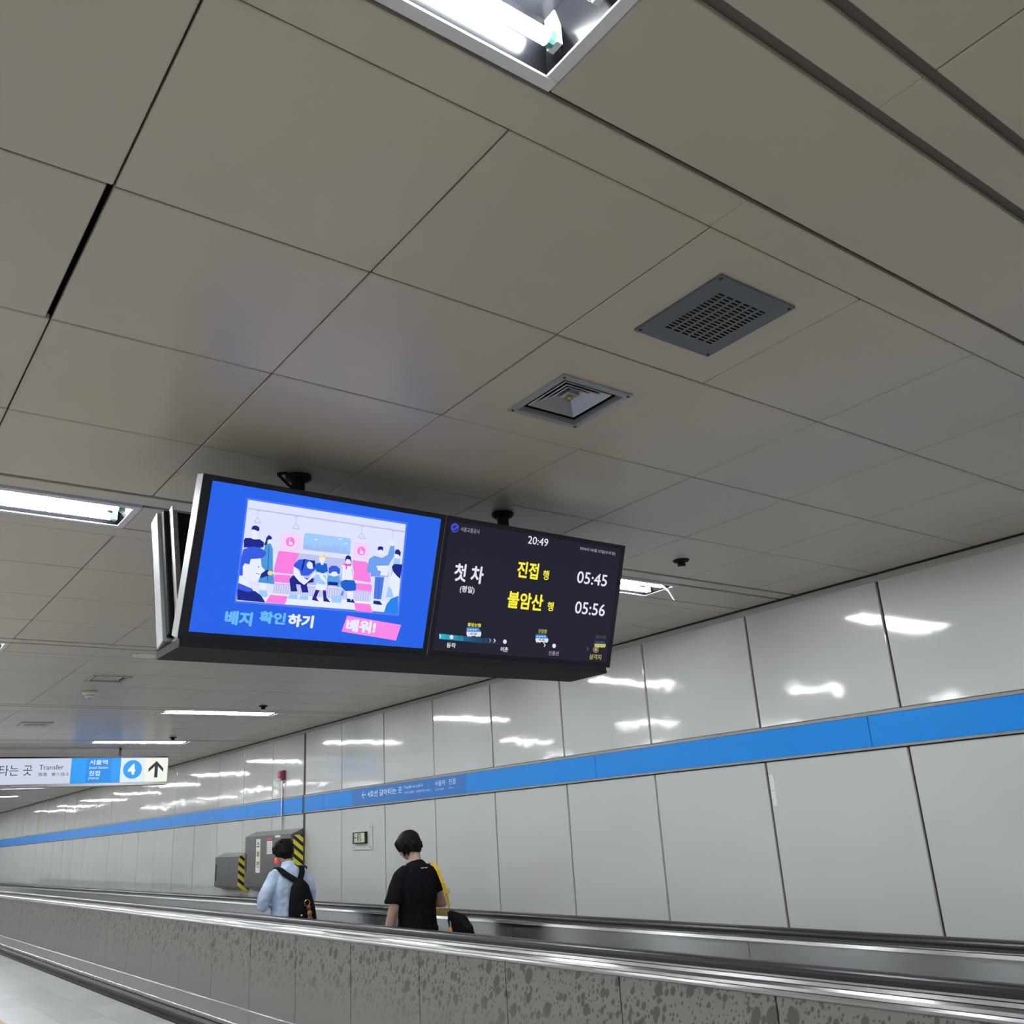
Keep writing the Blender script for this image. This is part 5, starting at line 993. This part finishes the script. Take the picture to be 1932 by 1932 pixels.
# ================================================================== exit sign in a wall plate
ex = thing('exit_sign', 'small green and cream exit sign with a left arrow, in a square wall plate', 'sign', (XW, 9.73, 1.63))
ey0, ey1, ez0, ez1 = 9.505, 9.957, 1.500, 1.758
MB().box(XW - .012, ey0, ez0, XW, ey1, ez1, c=0.002).build('wall_plate', M['plate'], ex)
bx = MB()
by0, by1, bz0, bz1 = 9.607, 9.908, 1.566, 1.688
bx.box(XW - .040, by0, bz0, XW - .012, by0 + .022, bz1).box(XW - .040, by1 - .014, bz0, XW - .012, by1, bz1)
bx.box(XW - .040, by0, bz1 - .011, XW - .012, by1, bz1).box(XW - .040, by0, bz0, XW - .012, by1, bz0 + .013)
bx.build('frame', M['ink'], ex)
fe = Frame((XW - .030, 0, 0), (0, -1, 0), (0, 0, 1), (-1, 0, 0))
GE = glow('exit_face', (226, 236, 206), 0.55 * SCR)
GG = glow('exit_green_light', (40, 110, 70), 0.6 * SCR)
ef = slab(fe, -by1 + .012, bz0 + .012, -by0 - .02, bz1 - .010, -.015, 0.0, 'lit_face', GE, ex)
g = MB()


def epoly(pts, off=.001):
    g.face([fe.at(-by1 + .014 + s * .265, bz0 + .013 + t * .098, off) for s, t in pts])


epoly([(.03, .5), (.10, .85), (.14, .85), (.09, .57), (.22, .57), (.22, .44), (.09, .44), (.14, .15), (.10, .15)])
epoly([(.30, .08), (.30, .95), (.36, .95), (.36, .08)])
epoly([(.36, .86), (.36, .95), (.60, .95), (.60, .86)])
epoly([(.54, .08), (.54, .86), (.60, .86), (.60, .08)])
epoly([(.40, .78), (.44, .84), (.49, .80), (.47, .72), (.42, .72)])
epoly([(.38, .62), (.44, .70), (.52, .62), (.52, .54), (.47, .56), (.46, .44), (.52, .34), (.51, .14), (.47, .14), (.47, .32), (.41, .42), (.39, .14), (.37, .14), (.39, .46), (.41, .58)])
epoly([(.66, .20), (.70, .36), (.75, .30), (.73, .20)])
g.build('pictogram', GG, ef)
for yy in (ey0 + .03, ey1 - .03):
    for zz in (ez0 + .025, ez1 - .025):
        MB().cyl((XW - .016, yy, zz), (XW - .011, yy, zz), .008, n=8).build('screw', M['trimgrey'], ex)


# ================================================================== wall cabinets
def cabinet(name, label, y0, y1, z0, z1, dep, c):
    """steel wall box with sloping top, bottom and far end"""
    t = thing(name, label, 'cabinet', (XW, (y0 + y1) / 2, z0))
    xf, xb = XW - dep, XW
    F = [(xf, y0, z0 + c), (xf, y1 - c * .5, z0 + c), (xf, y1 - c * .5, z1 - c), (xf, y0, z1 - c)]
    B = [(xb, y0, z0), (xb, y1, z0), (xb, y1, z1), (xb, y0, z1)]
    b = MB()
    b.face(F)
    b.face([F[0], F[1], B[1], B[0]], 1).face([F[2], F[3], B[3], B[2]], 1).face([F[1], F[2], B[2], B[1]], 1).face([F[3], F[0], B[0], B[3]])
    b.build('body', [M['cab'], M['cabedge']], t)
    MB().box(xf - .006, y0 + .015, z0 + c + .008, xf, y1 - c * .5 - .012, z1 - c - .008, c=0.002).build('door', M['cab'], t)
    MB().box(xf - .009, y1 - c * .5 - .075, (z0 + z1) / 2 - .12, xf - .004, y1 - c * .5 - .045, (z0 + z1) / 2 + .10, c=0.001).build('handle_slot', M['black'], t)
    return t, xf


hy, xf = cabinet('hydrant_cabinet', 'large grey steel hydrant cabinet with a cream name strip beside the backpack wearer', 11.30, 12.86, 1.030, 1.782, 0.16, 0.06)
fc = Frame((xf - .006, 0, 0), (0, -1, 0), (0, 0, 1), (-1, 0, 0))
ns = slab(fc, -12.42, 1.27, -12.28, 1.685, 0, .003, 'name_strip', M['cream'], hy)
for i, ch in enumerate('소화전'):
    lettering(ch, (-12.40, 1.585 - i * .125, -12.30, 1.66 - i * .125), fc, .004, M['ink'], .02, ns)
nt_ = slab(fc, -12.06, 1.495, -11.89, 1.650, 0, .003, 'notice', M['white'], hy)
slab(fc, -12.06, 1.652, -11.90, 1.695, 0, .003, 'notice_head', M['redprint'], hy)
for i in range(2):
    for j in range(5):
        lettering('사용방법및'[(i * 3 + j) % 5], (-12.045 + i * .075, 1.615 - j * .025, -12.005 + i * .075, 1.635 - j * .025), fc, .004, M['ink'], 0, nt_)
slab(fc, -11.80, 1.690, -11.64, 1.716, 0, .003, 'label_plate', M['white'], hy)
MB().lathe([(.012, .030), (.030, .024), (.034, .0)], 14, (0, 0, 0)).build('lamp', M['redlamp'], None)
lamp = bpy.data.objects['lamp']
lamp.rotation_euler = (0, -math.pi / 2, 0)
lamp.location = (xf - .004, 11.72, 1.415)
WORLD[lamp] = Matrix.Translation(lamp.location) @ lamp.rotation_euler.to_matrix().to_4x4()
lamp.parent = hy
lamp.matrix_parent_inverse = WORLD[hy].inverted()
MB().box(xf + .018, 11.292, 1.15, XW - .010, 11.300, 1.705).build('hazard_plate', M['hazard'], hy)

sm, xf2 = cabinet('extinguisher_cabinet', 'smaller grey steel wall cabinet with a striped yellow and black end', 13.06, 14.02, 1.030, 1.525, 0.15, 0.05)
fc2 = Frame((xf2 - .006, 0, 0), (0, -1, 0), (0, 0, 1), (-1, 0, 0))
lettering('소화기', (-13.75, 1.235, -13.35, 1.305), fc2, .003, M['ventgrey'], .01, sm)
hz = MB()
prof = [(xf2 - .012, 1.085), (XW - .055, 1.020), (XW - .020, 1.022), (XW - .003, 1.075), (XW - .003, 1.50), (XW - .02, 1.535), (XW - .055, 1.53), (xf2 - .008, 1.47)]
n = len(prof)
for yy in (13.048, 13.060):
    hz.face([(x, yy, z) for x, z in prof])
for i in range(n):
    (xa, za), (xb2, zb) = prof[i], prof[(i + 1) % n]
    hz.face([(xa, 13.048, za), (xb2, 13.048, zb), (xb2, 13.060, zb), (xa, 13.060, za)])
hz.build('hazard_plate', M['hazard'], sm)

al = thing('fire_alarm_strobe', 'small dark red alarm box on the upper wall above the hydrant cabinet', 'alarm', (XW, 11.95, 2.40))
MB().box(XW - .055, 11.885, 2.405, XW - .001, 12.015, 2.525, c=0.006).build('body', M['maroon'], al)
MB().box(XW - .075, 11.905, 2.430, XW - .054, 11.995, 2.510, c=0.012).build('lens', M['redprint'], al)
MB().cyl((XW - .070, 11.915, 2.412), (XW - .070, 11.985, 2.412), .010, n=10).build('flash_tube', M['white'], al)
co = thing('conduit_pipe', 'thin steel conduit running down from the red alarm box to the hydrant cabinet', 'pipe', (XW, 11.95, 1.78))
MB().cyl((XW - .022, 11.95, 1.776), (XW - .022, 11.95, 2.404), .011, n=10).build('pipe', M['galv'], co)
for z in (1.90, 2.25, 2.36):
    MB().box(XW - .034, 11.932, z, XW - .001, 11.968, z + .014, c=0.002).build('clip', M['galv'], co)
tp = MB()
for z0, z1 in ((1.772, 1.870), (1.674, 1.768)):
    tp.box(XW - .003, 4.006, z0, XW - .0005, 4.046, z1, c=0.0008)
tag(tp.build('tape_strip', M['tape']), 'white tape strip stuck upright on a lower wall panel beside a joint', 'tape')


# ================================================================== people
def loft(mb, pts, rad, hint=(1, 0, 0), n=14, round_ends=True):
    """tube through pts; rad gives (half width along hint, half depth) per point"""
    P = [Vector(p) for p in pts]
    h = Vector(hint)
    rings = []
    m = len(P)
    for i in range(m):
        d = (P[min(i + 1, m - 1)] - P[max(i - 1, 0)]).normalized()
        a = (h - d * h.dot(d))
        a = a.normalized() if a.length > 1e-4 else d.orthogonal().normalized()
        b = d.cross(a)
        r = rad[i] if isinstance(rad[i], (tuple, list)) else (rad[i], rad[i])
        rings.append((P[i], a, b, r, d))
    if round_ends:
        c, a, b, r, d = rings[0]
        k = min(r) * 0.55
        rings.insert(0, (c - d * k, a, b, (r[0] * .62, r[1] * .62), d))
        c, a, b, r, d = rings[-1]
        k = min(r) * 0.55
        rings.append((c + d * k, a, b, (r[0] * .62, r[1] * .62), d))
    i0 = len(mb.v)
    for c, a, b, r, d in rings:
        for k in range(n):
            t = 2 * math.pi * k / n
            mb.v.append(tuple(c + a * (r[0] * math.cos(t)) + b * (r[1] * math.sin(t))))
    for j in range(len(rings) - 1):
        for k in range(n):
            k2 = (k + 1) % n
            mb.f.append((i0 + j * n + k, i0 + j * n + k2, i0 + (j + 1) * n + k2, i0 + (j + 1) * n + k))
            mb.m.append(0)
    mb.f.append(tuple(i0 + k for k in reversed(range(n))))
    mb.f.append(tuple(i0 + (len(rings) - 1) * n + k for k in range(n)))
    mb.m += [0, 0]


def ball(mb, c, r, rot=None, n=14):
    bm = bmesh.new()
    bmesh.ops.create_icosphere(bm, subdivisions=3, radius=1.0)
    T = Matrix.Translation(c) @ (rot.to_4x4() if rot else Matrix.Identity(4)) @ Matrix.Diagonal((r[0], r[1], r[2], 1))
    mb.add_bm(bm, 0, T)


_cl = bpy.data.textures.new('folds', 'CLOUDS')
_cl.noise_scale = 0.11
_cl.noise_depth = 1


def grow(mb, name, m, parent, T, voxel=0.008, smooth=4, folds=0.0):
    """unite the lofts of mb into one continuous skin"""
    me = mb.mesh(name, m)
    ob = bpy.data.objects.new(name, me)
    COL.objects.link(ob)
    rm = ob.modifiers.new('r', 'REMESH')
    rm.mode = 'VOXEL'
    rm.voxel_size = voxel
    rm.use_smooth_shade = True
    sm = ob.modifiers.new('s', 'SMOOTH')
    sm.iterations = smooth
    sm.factor = 0.5
    if folds:
        dm = ob.modifiers.new('d', 'DISPLACE')
        dm.texture = _cl
        dm.strength = folds
        dm.mid_level = 0.5
    bpy.context.view_layer.update()
    me2 = bpy.data.meshes.new_from_object(ob.evaluated_get(bpy.context.evaluated_depsgraph_get()))
    bpy.data.objects.remove(ob)
    me2.materials.clear()
    me2.materials.append(m)
    me2.transform(T)
    me2.polygons.foreach_set('use_smooth', [True] * len(me2.polygons))
    me2.update()
    return link(name, me2, parent)


def head_on(mb, base, c, R, face=True):
    """head of about 0.23 m: skull, jaw, nose, brow, ears, lips; R turns it (looks along +y at rest)"""
    def q(x, y, z):
        return Vector(c) + R @ Vector((x, y, z))
    ball(mb, q(0, -.008, .022), (.075, .092, .092), R)
    ball(mb, q(0, .022, -.030), (.060, .072, .080), R)
    ball(mb, q(0, .058, -.078), (.030, .026, .026), R)
    loft(mb, [q(0, .088, .012), q(0, .106, -.022), q(0, .098, -.036)], [.010, .014, .016], n=8)
    ball(mb, q(0, .082, .030), (.048, .014, .012), R)
    ball(mb, q(0, .086, -.062), (.024, .012, .007), R)
    ball(mb, q(0, .084, -.071), (.020, .011, .006), R)
    for s in (-1, 1):
        loft(mb, [q(.073 * s, -.002, .020), q(.082 * s, -.012, .010), q(.078 * s, -.004, -.024)], [(.012, .007), (.016, .008), (.010, .007)], n=8)
    loft(mb, [base, (Vector(base) + q(0, -.028, -.055)) / 2, q(0, -.028, -.050)], [(.058, .060), (.053, .056), (.055, .060)])


def eyes(parent, c, R, T):
    for s in (-1, 1):
        p = T @ (Vector(c) + R @ Vector((.030 * s, .083, .010)))
        bm = bmesh.new()
        bmesh.ops.create_uvsphere(bm, u_segments=10, v_segments=6, radius=.011)
        e = MB()
        e.add_bm(bm, 0, Matrix.Translation(p))
        e.build('eye', M['ink'], parent, smooth=True)


def hand(mb, wrist, d, palm_n, curl=0.35, s=1, grip=0.0):
    """palm and five fingers; d points along the hand, palm_n out of the palm, thumb on side s"""
    d, pn = Vector(d).normalized(), Vector(palm_n).normalized()
    side = d.cross(pn).normalized() * s
    w = Vector(wrist)
    loft(mb, [w, w + d * .03, w + d * .075], [(.024, .020), (.036, .017), (.040, .014)], hint=side)
    for i, (off, L) in enumerate(((.030, .070), (.010, .078), (-.010, .073), (-.030, .058))):
        p = w + d * .080 + side * off
        chain = [p - d * .015]
        dd = d.copy()
        for seg in (.42, .33, .25):
            ang = curl * (0.8 + 0.25 * i * .3) + grip
            dd = (dd * math.cos(ang) + pn * math.sin(ang)).normalized()
            p = p + dd * L * seg
            chain.append(p)
        loft(mb, chain, [.0095, .0095, .0085, .0072], n=8)
    p = w + d * .022 + side * .030
    dd = (d * .65 + side * .75 + pn * .25).normalized()
    chain = [w + d * .015 + side * .016, p]
    for L in (.036, .028):
        p = p + dd * L
        dd = (dd * .8 + d * .3 + pn * .35).normalized()
        chain.append(p)
    loft(mb, chain, [.014, .0125, .0105, .0085], n=8)


def legs(mb, fat=1.0, z0=0.10):
    for s in (-1, 1):
        loft(mb, [(.085 * s, 0, .88), (.095 * s, .005, .70), (.098 * s, .012, .48), (.100 * s, -.005, .28), (.102 * s, -.012, z0)],
             [(.095 * fat, .105 * fat), (.083 * fat, .090 * fat), (.062 * fat, .066 * fat), (.055 * fat, .058 * fat), (.048 * fat, .050 * fat)])
    loft(mb, [(0, -.005, .80), (0, -.01, .90), (0, 0, .98)], [(.148 * fat, .104 * fat), (.145 * fat, .103 * fat), (.135 * fat, .095 * fat)])


def shoes(parent, T):
    for s in (-1, 1):
        u = MB()
        loft(u, [(.102 * s, -.075, .060), (.102 * s, -.02, .075), (.106 * s, .06, .058), (.110 * s, .135, .045), (.112 * s, .17, .040)],
             [(.040, .040), (.042, .048), (.046, .038), (.047, .028), (.036, .020)])
        grow(u, 'shoe', M['shoe'], parent, T, 0.009, 2)
        so = MB().box(.102 * s - .046, -.11, .027, .110 * s + .046, .205, .040, c=0.006)
        so.v = [tuple(T @ Vector(v)) for v in so.v]
        so.build('shoe_sole', M['sole'], parent)


def polyribbon(mb, pts, nrm, w, th):
    """flat webbing along pts"""
    P = [Vector(p) for p in pts]
    N_ = [Vector(q).normalized() for q in nrm]
    i0 = len(mb.v)
    for i, p in enumerate(P):
        d = (P[min(i + 1, len(P) - 1)] - P[max(i - 1, 0)]).normalized()
        s = d.cross(N_[i]).normalized()
        n = N_[i]
        for a, b in ((-1, -1), (1, -1), (1, 1), (-1, 1)):
            mb.v.append(tuple(p + s * (a * w / 2) + n * (b * th / 2)))
    for i in range(len(P) - 1):
        for k in range(4):
            k2 = (k + 1) % 4
            mb.f.append((i0 + 4 * i + k, i0 + 4 * i + k2, i0 + 4 * i + 4 + k2, i0 + 4 * i + 4 + k))
            mb.m.append(0)
    mb.f.append((i0, i0 + 1, i0 + 2, i0 + 3))
    e = i0 + 4 * (len(P) - 1)
    mb.f.append((e, e + 1, e + 2, e + 3))
    mb.m += [0, 0]


def moved(mb, T):
    mb.v = [tuple(T @ Vector(v)) for v in mb.v]
    return mb


# ---- person in the black t-shirt
TA = Matrix.Translation((4.372, 7.36, 0))
pa = thing('person', 'person in a black t-shirt seen from behind, head bowed to the left', 'person', (4.372, 7.36, 0))
HA = (-.022, .082, 1.545)
RA = Matrix.Rotation(0.42, 3, 'Z') @ Matrix.Rotation(-0.42, 3, 'X') @ Matrix.Rotation(-0.10, 3, 'Y')
b = MB()
head_on(b, (0, .012, 1.385), HA, RA)
loft(b, [(0, 0, .86), (0, 0, 1.05), (0, 0, 1.22), (0, .0, 1.32), (0, .005, 1.385)], [(.140, .095), (.140, .095), (.155, .098), (.140, .078), (.070, .060)])
loft(b, [(-.150, 0, 1.285), (-.205, 0, 1.19), (-.235, -.012, 1.05), (-.262, .012, .92), (-.282, .045, .80)], [.045, .046, (.044, .046), (.041, .037), (.027, .025)])
hand(b, (-.282, .045, .80), (-.05, .10, -1), (1, .1, 0), 0.30, s=1)
loft(b, [(.150, 0, 1.285), (.208, .008, 1.18), (.256, .005, 1.050), (.222, .12, 1.06), (.165, .235, 1.10)], [.045, .046, (.048, .046), .041, .026])
hand(b, (.165, .235, 1.10), (-.45, .8, .25), (-.5, -.1, .9), 0.35, s=1)
legs(b, 0.86, .07)
body = grow(b, 'body', M['skin'], pa, TA, 0.006, 5)
eyes(pa, HA, RA, TA)
h = MB()


def hq(c, R, x, y, z):
    return Vector(c) + R @ Vector((x, y, z))


ball(h, hq(HA, RA, 0, -.014, .030), (.099, .108, .096), RA)
ball(h, hq(HA, RA, 0, -.044, -.014), (.090, .072, .074), RA)
ball(h, hq(HA, RA, 0, -.058, -.060), (.056, .042, .046), RA)
ball(h, hq(HA, RA, 0, .004, -.010), (.091, .074, .060), RA)
loft(h, [hq(HA, RA, .07, -.05, .0), hq(HA, RA, .100, -.055, -.032), hq(HA, RA, .112, -.06, -.05)], [.03, .012, .004], n=8)
loft(h, [hq(HA, RA, -.055, .048, .062), hq(HA, RA, 0, .056, .066), hq(HA, RA, .055, .048, .062)], [.028, .030, .028], n=10)
for x_ in (-.062, -.034, 0, .034, .062):
    loft(h, [hq(HA, RA, x_, .062, .058), hq(HA, RA, x_ * 1.05, .084 - abs(x_) * .3, .022), hq(HA, RA, x_ * 1.1, .090 - abs(x_) * .35, -.018)], [.026, .020, .006], n=8)
for k in range(22):
    a_, e_ = rnd.uniform(-2.3, 2.3), rnd.uniform(-0.75, 0.5)
    d_ = Vector((math.sin(a_) * math.cos(e_), -math.cos(a_) * math.cos(e_), math.sin(e_)))
    p_ = Vector((0, -.024, .010)) + Vector((d_.x * .088, d_.y * .090, d_.z * .085))
    q_ = p_ + d_ * .010 + Vector((rnd.uniform(-.012, .012), rnd.uniform(-.012, .012), -.036))
    loft(h, [hq(HA, RA, *p_), hq(HA, RA, *q_)], [.020, .006], n=8)
grow(h, 'hair', M['hair'], pa, TA, 0.006, 3)
s = MB()
loft(s, [(0, 0, .775), (0, .0, .86), (0, 0, 1.00), (0, 0, 1.13), (0, 0, 1.24), (0, .0, 1.315), (0, .004, 1.372), (0, .012, 1.412)],
     [(.188, .135), (.184, .130), (.178, .125), (.188, .130), (.196, .130), (.175, .112), (.120, .090), (.074, .074)], n=20, round_ends=False)
loft(s, [(-.090, 0, 1.318), (-.150, 0, 1.290), (-.196, 0, 1.215), (-.222, -.004, 1.135), (-.234, -.006, 1.088)], [.080, .076, .074, (.074, .076), (.076, .080)], round_ends=False)
loft(s, [(.090, 0, 1.318), (.148, 0, 1.292), (.190, .004, 1.225), (.205, .008, 1.155)], [.080, .074, .072, .074], round_ends=False)
grow(s, 't_shirt', M['tee'], pa, TA, 0.008, 8, 0.022)
pt = MB()
fr_ = Frame(TA @ Vector((0, -.1195, 1.352)), (1, 0, 0), (0, .25, 1), (0, -1, .25))
for x0, x1 in ((-.030, -.008), (-.004, .006), (.012, .032)):
    pt.face([fr_.at(x0, 0, .012), fr_.at(x1, 0, .012), fr_.at(x1, .006, .012), fr_.at(x0, .006, .012)])
pt.build('neck_print', M['tape'], pa)
tg = MB()
legs(tg, 1.12, .075)
grow(tg, 'trousers', M['trousers'], pa, TA, 0.010, 4)
shoes(pa, TA)

# ---- shoulder bag with a yellow strap
bag = thing('shoulder_bag', 'black slouching shoulder bag on a yellow strap, hung from the black t-shirt person', 'bag', (4.62, 7.20, .76))
b = MB()
loft(b, [(.262, -.085, .985), (.280, -.110, .94), (.305, -.165, .885), (.325, -.210, .82), (.330, -.220, .74), (.325, -.215, .70)], [(.018, .026), (.042, .062), (.062, .118), (.068, .150), (.064, .150), (.045, .12)])
grow(b, 'bag_body', M['nylon'], bag, TA, 0.008, 4, 0.03)
zp = MB().tube([(.285, -.085, .985), (.325, -.150, .935), (.372, -.250, .885)], .005, n=6)
moved(zp, TA).build('zip', M['ink'], bag)
st = MB()
pts = [(.150, .105, 1.22), (.150, .085, 1.32), (.150, .030, 1.388), (.150, -.040, 1.385), (.160, -.100, 1.325), (.180, -.142, 1.22), (.212, -.150, 1.10), (.245, -.130, 1.03), (.262, -.095, .985)]
nn = [(0, 1, .1), (0, .9, .5), (0, .3, 1), (0, -.3, 1), (.1, -.9, .5), (.3, -1, .2), (.6, -1, .1), (.8, -.9, 0), (.9, -.8, 0)]
polyribbon(st, pts, nn, .040, .005)
moved(st, TA).build('strap', M['strapy'], bag)
st = MB()
polyribbon(st, [(.150, .105, 1.22), (.175, .150, 1.10), (.225, .110, 1.00), (.255, .03, .985), (.262, -.06, .98)], [(0, 1, 0), (.3, 1, 0), (.8, .6, 0), (1, .2, 0), (1, 0, 0)], .036, .005)
moved(st, TA).build('strap', M['strapy'], bag)
bk = MB()
bk.box(.186, -.160, 1.160, .234, -.150, 1.172, c=0.001).box(.190, -.162, 1.135, .236, -.150, 1.158, c=0.001)
moved(bk, TA).build('buckle', M['strapy'], bag)
cl = MB().tube([(.262, -.09, .985), (.250, -.13, .94), (.240, -.145, .90), (.236, -.150, .868)], .006, n=6)
cl.cyl((.262, -.095, .995), (.256, -.110, .955), .011, n=8)
moved(cl, TA).build('clip', M['galv'], bag)
b2 = MB()
ball(b2, (.226, -.165, .845), (.016, .016, .027))
moved(b2, TA).build('charm', M['orange'], bag, smooth=True)

# ---- person in the light blue shirt
TB = Matrix.Translation((4.372, 10.06, 0))
pb = thing('person', 'person in a light blue shirt seen from behind, wearing a black backpack', 'person', (4.372, 10.06, 0))
HB = (-.030, .085, 1.535)
RB = Matrix.Rotation(0.30, 3, 'Z') @ Matrix.Rotation(-0.30, 3, 'X')
b = MB()
head_on(b, (0, .012, 1.385), HB, RB)
loft(b, [(0, 0, .86), (0, 0, 1.05), (0, 0, 1.22), (0, .0, 1.32), (0, .005, 1.385)], [(.135, .095), (.135, .095), (.150, .098), (.135, .078), (.070, .060)])
loft(b, [(-.150, 0, 1.285), (-.245, -.015, 1.16), (-.275, -.010, 1.02), (-.200, .12, 1.03), (-.105, .235, 1.08)], [.042, .046, .042, .038, .025])
hand(b, (-.105, .235, 1.08), (.5, .8, .25), (.5, -.1, .9), 0.35, s=-1)
loft(b, [(.150, 0, 1.285), (.225, -.03, 1.16), (.255, -.045, 1.02), (.185, .10, 1.04), (.105, .225, 1.08)], [.050, .046, .042, .038, .025])
hand(b, (.105, .225, 1.08), (-.5, .8, .25), (-.5, -.1, .9), 0.35, s=1)
legs(b, 0.86, .07)
grow(b, 'body', M['skin'], pb, TB, 0.006, 5)
eyes(pb, HB, RB, TB)
h = MB()
ball(h, hq(HB, RB, 0, -.012, .028), (.108, .114, .106), RB)
ball(h, hq(HB, RB, 0, -.042, -.012), (.100, .080, .080), RB)
ball(h, hq(HB, RB, 0, -.056, -.066), (.062, .044, .050), RB)
for s in (-1, 1):
    loft(h, [hq(HB, RB, .074 * s, .045, .050), hq(HB, RB, .086 * s, .030, .010), hq(HB, RB, .084 * s, .015, -.028)], [(.030, .040), (.022, .036), (.006, .016)], n=10)
loft(h, [hq(HB, RB, -.060, .058, .062), hq(HB, RB, 0, .080, .066), hq(HB, RB, .060, .058, .062)], [.032, .034, .032], n=10)
for k in range(16):
    a_, e_ = rnd.uniform(-2.6, 2.6), rnd.uniform(0.1, 1.2)
    d_ = Vector((math.sin(a_) * math.cos(e_), -math.cos(a_) * math.cos(e_), math.sin(e_)))
    p_ = Vector((0, -.012, .028)) + Vector((d_.x * .098, d_.y * .104, d_.z * .096))
    q_ = p_ + d_ * .020 + Vector((rnd.uniform(-.02, .02), rnd.uniform(-.02, .02), -.012))
    loft(h, [hq(HB, RB, *p_), hq(HB, RB, *q_)], [.024, .008], n=8)
grow(h, 'hair', M['hair'], pb, TB, 0.006, 2)
s = MB()
loft(s, [(0, -.005, .74), (0, -.005, .86), (0, 0, 1.00), (0, 0, 1.13), (0, 0, 1.24), (0, .0, 1.310), (0, .002, 1.362), (0, .008, 1.395)],
     [(.200, .142), (.194, .138), (.188, .132), (.192, .130), (.196, .128), (.175, .110), (.120, .088), (.076, .074)], n=20, round_ends=False)
loft(s, [(-.095, 0, 1.308), (-.165, -.005, 1.278), (-.228, -.012, 1.19), (-.262, -.012, 1.09), (-.282, -.010, 1.015), (-.215, .09, 1.020), (-.115, .215, 1.07)], [.078, .078, .076, (.074, .074), (.068, .068), .060, .046])
loft(s, [(.095, 0, 1.308), (.155, -.01, 1.282), (.205, -.02, 1.20), (.235, -.03, 1.10), (.250, -.035, 1.025), (.190, .08, 1.035), (.115, .205, 1.07)], [.078, .076, .074, .072, .066, .058, .046])
grow(s, 'shirt', M['shirt'], pb, TB, 0.008, 5, 0.036)
cr = MB()
loft(cr, [(0, .008, 1.375), (0, .012, 1.400), (0, .018, 1.425)], [(.080, .078), (.072, .072), (.064, .066)], n=20, round_ends=False)
grow(cr, 'collar', M['shirt'], pb, TB, 0.006, 1)
tg = MB()
legs(tg, 1.12, .075)
grow(tg, 'trousers', M['trousers'], pb, TB, 0.010, 4)
shoes(pb, TB)

# ---- backpack
bp_ = thing('backpack', 'black backpack with charms on a ring, worn by the person in the blue shirt', 'backpack', (4.43, 9.84, .78))
b = MB()
loft(b, [(.040, -.185, 1.235), (.042, -.205, 1.18), (.050, -.220, 1.06), (.062, -.228, .94), (.070, -.228, .83), (.072, -.220, .79)],
     [(.055, .040), (.098, .062), (.128, .078), (.148, .088), (.158, .092), (.150, .085)], n=20)
grow(b, 'pack_body', M['nylon'], bp_, TB, 0.008, 4)
b = MB()
loft(b, [(.062, -.295, 1.02), (.068, -.310, .94), (.072, -.308, .85)], [(.085, .030), (.100, .036), (.095, .030)], n=16)
grow(b, 'pocket', M['nylon'], bp_, TB, 0.008, 3)
for sgn, pts, nn in ((-1, [(.030, -.175, 1.225), (-.035, -.150, 1.270), (-.095, -.120, 1.315), (-.125, -.060, 1.362), (-.130, .010, 1.375), (-.128, .085, 1.320), (-.125, .130, 1.20), (-.135, .125, 1.05), (-.15, .03, .92), (-.07, -.14, .86)],
                      [(0, -1, .5), (0, -1, .5), (-.1, -.9, .6), (0, -.4, 1), (0, .2, 1), (0, .9, .5), (0, 1, .1), (-.4, 1, 0), (-1, .2, 0), (-.5, -1, 0)]),
                     (1, [(.050, -.175, 1.225), (.080, -.150, 1.275), (.105, -.120, 1.320), (.125, -.060, 1.362), (.130, .010, 1.375), (.128, .085, 1.320), (.125, .130, 1.20), (.135, .125, 1.05), (.17, .03, .92), (.16, -.14, .86)],
                      [(0, -1, .5), (0, -1, .5), (.1, -.9, .6), (0, -.4, 1), (0, .2, 1), (0, .9, .5), (0, 1, .1), (.4, 1, 0), (1, .2, 0), (.5, -1, 0)])):
    r = MB()
    polyribbon(r, pts, nn, .062, .014)
    moved(r, TB).build('strap', M['nylon'], bp_)
lp = MB().tube([(.105, -.125, 1.345), (.125, -.120, 1.372), (.150, -.118, 1.368), (.158, -.120, 1.345)], .008, n=6)
moved(lp, TB).build('loop', M['nylon'], bp_)
rg = MB()
ring = [Vector((.070 + .030 * math.cos(2 * math.pi * k / 16), -.335, 1.015 + .030 * math.sin(2 * math.pi * k / 16))) for k in range(17)]
rg.tube(ring, .004, n=5)
moved(rg, TB).build('key_ring', M['brass'], bp_)
for (x, z), (rx, rz), m_ in (((.086, .968), (.020, .030), 'charm'), ((.095, .912), (.027, .034), 'charm2'), ((.100, .862), (.029, .028), 'charm'), ((.112, .832), (.024, .020), 'charm')):
    c_ = MB()
    ball(c_, (x, -.345, z), (rx, .018, rz))
    moved(c_, TB).build('charm', M[m_], bp_, smooth=True)
for x, z in ((.005, .900), (-.015, .830)):
    c_ = MB().cyl((x, -.352, z), (x, -.338, z), .009, n=8)
    moved(c_, TB).build('stud', M['white'], bp_)
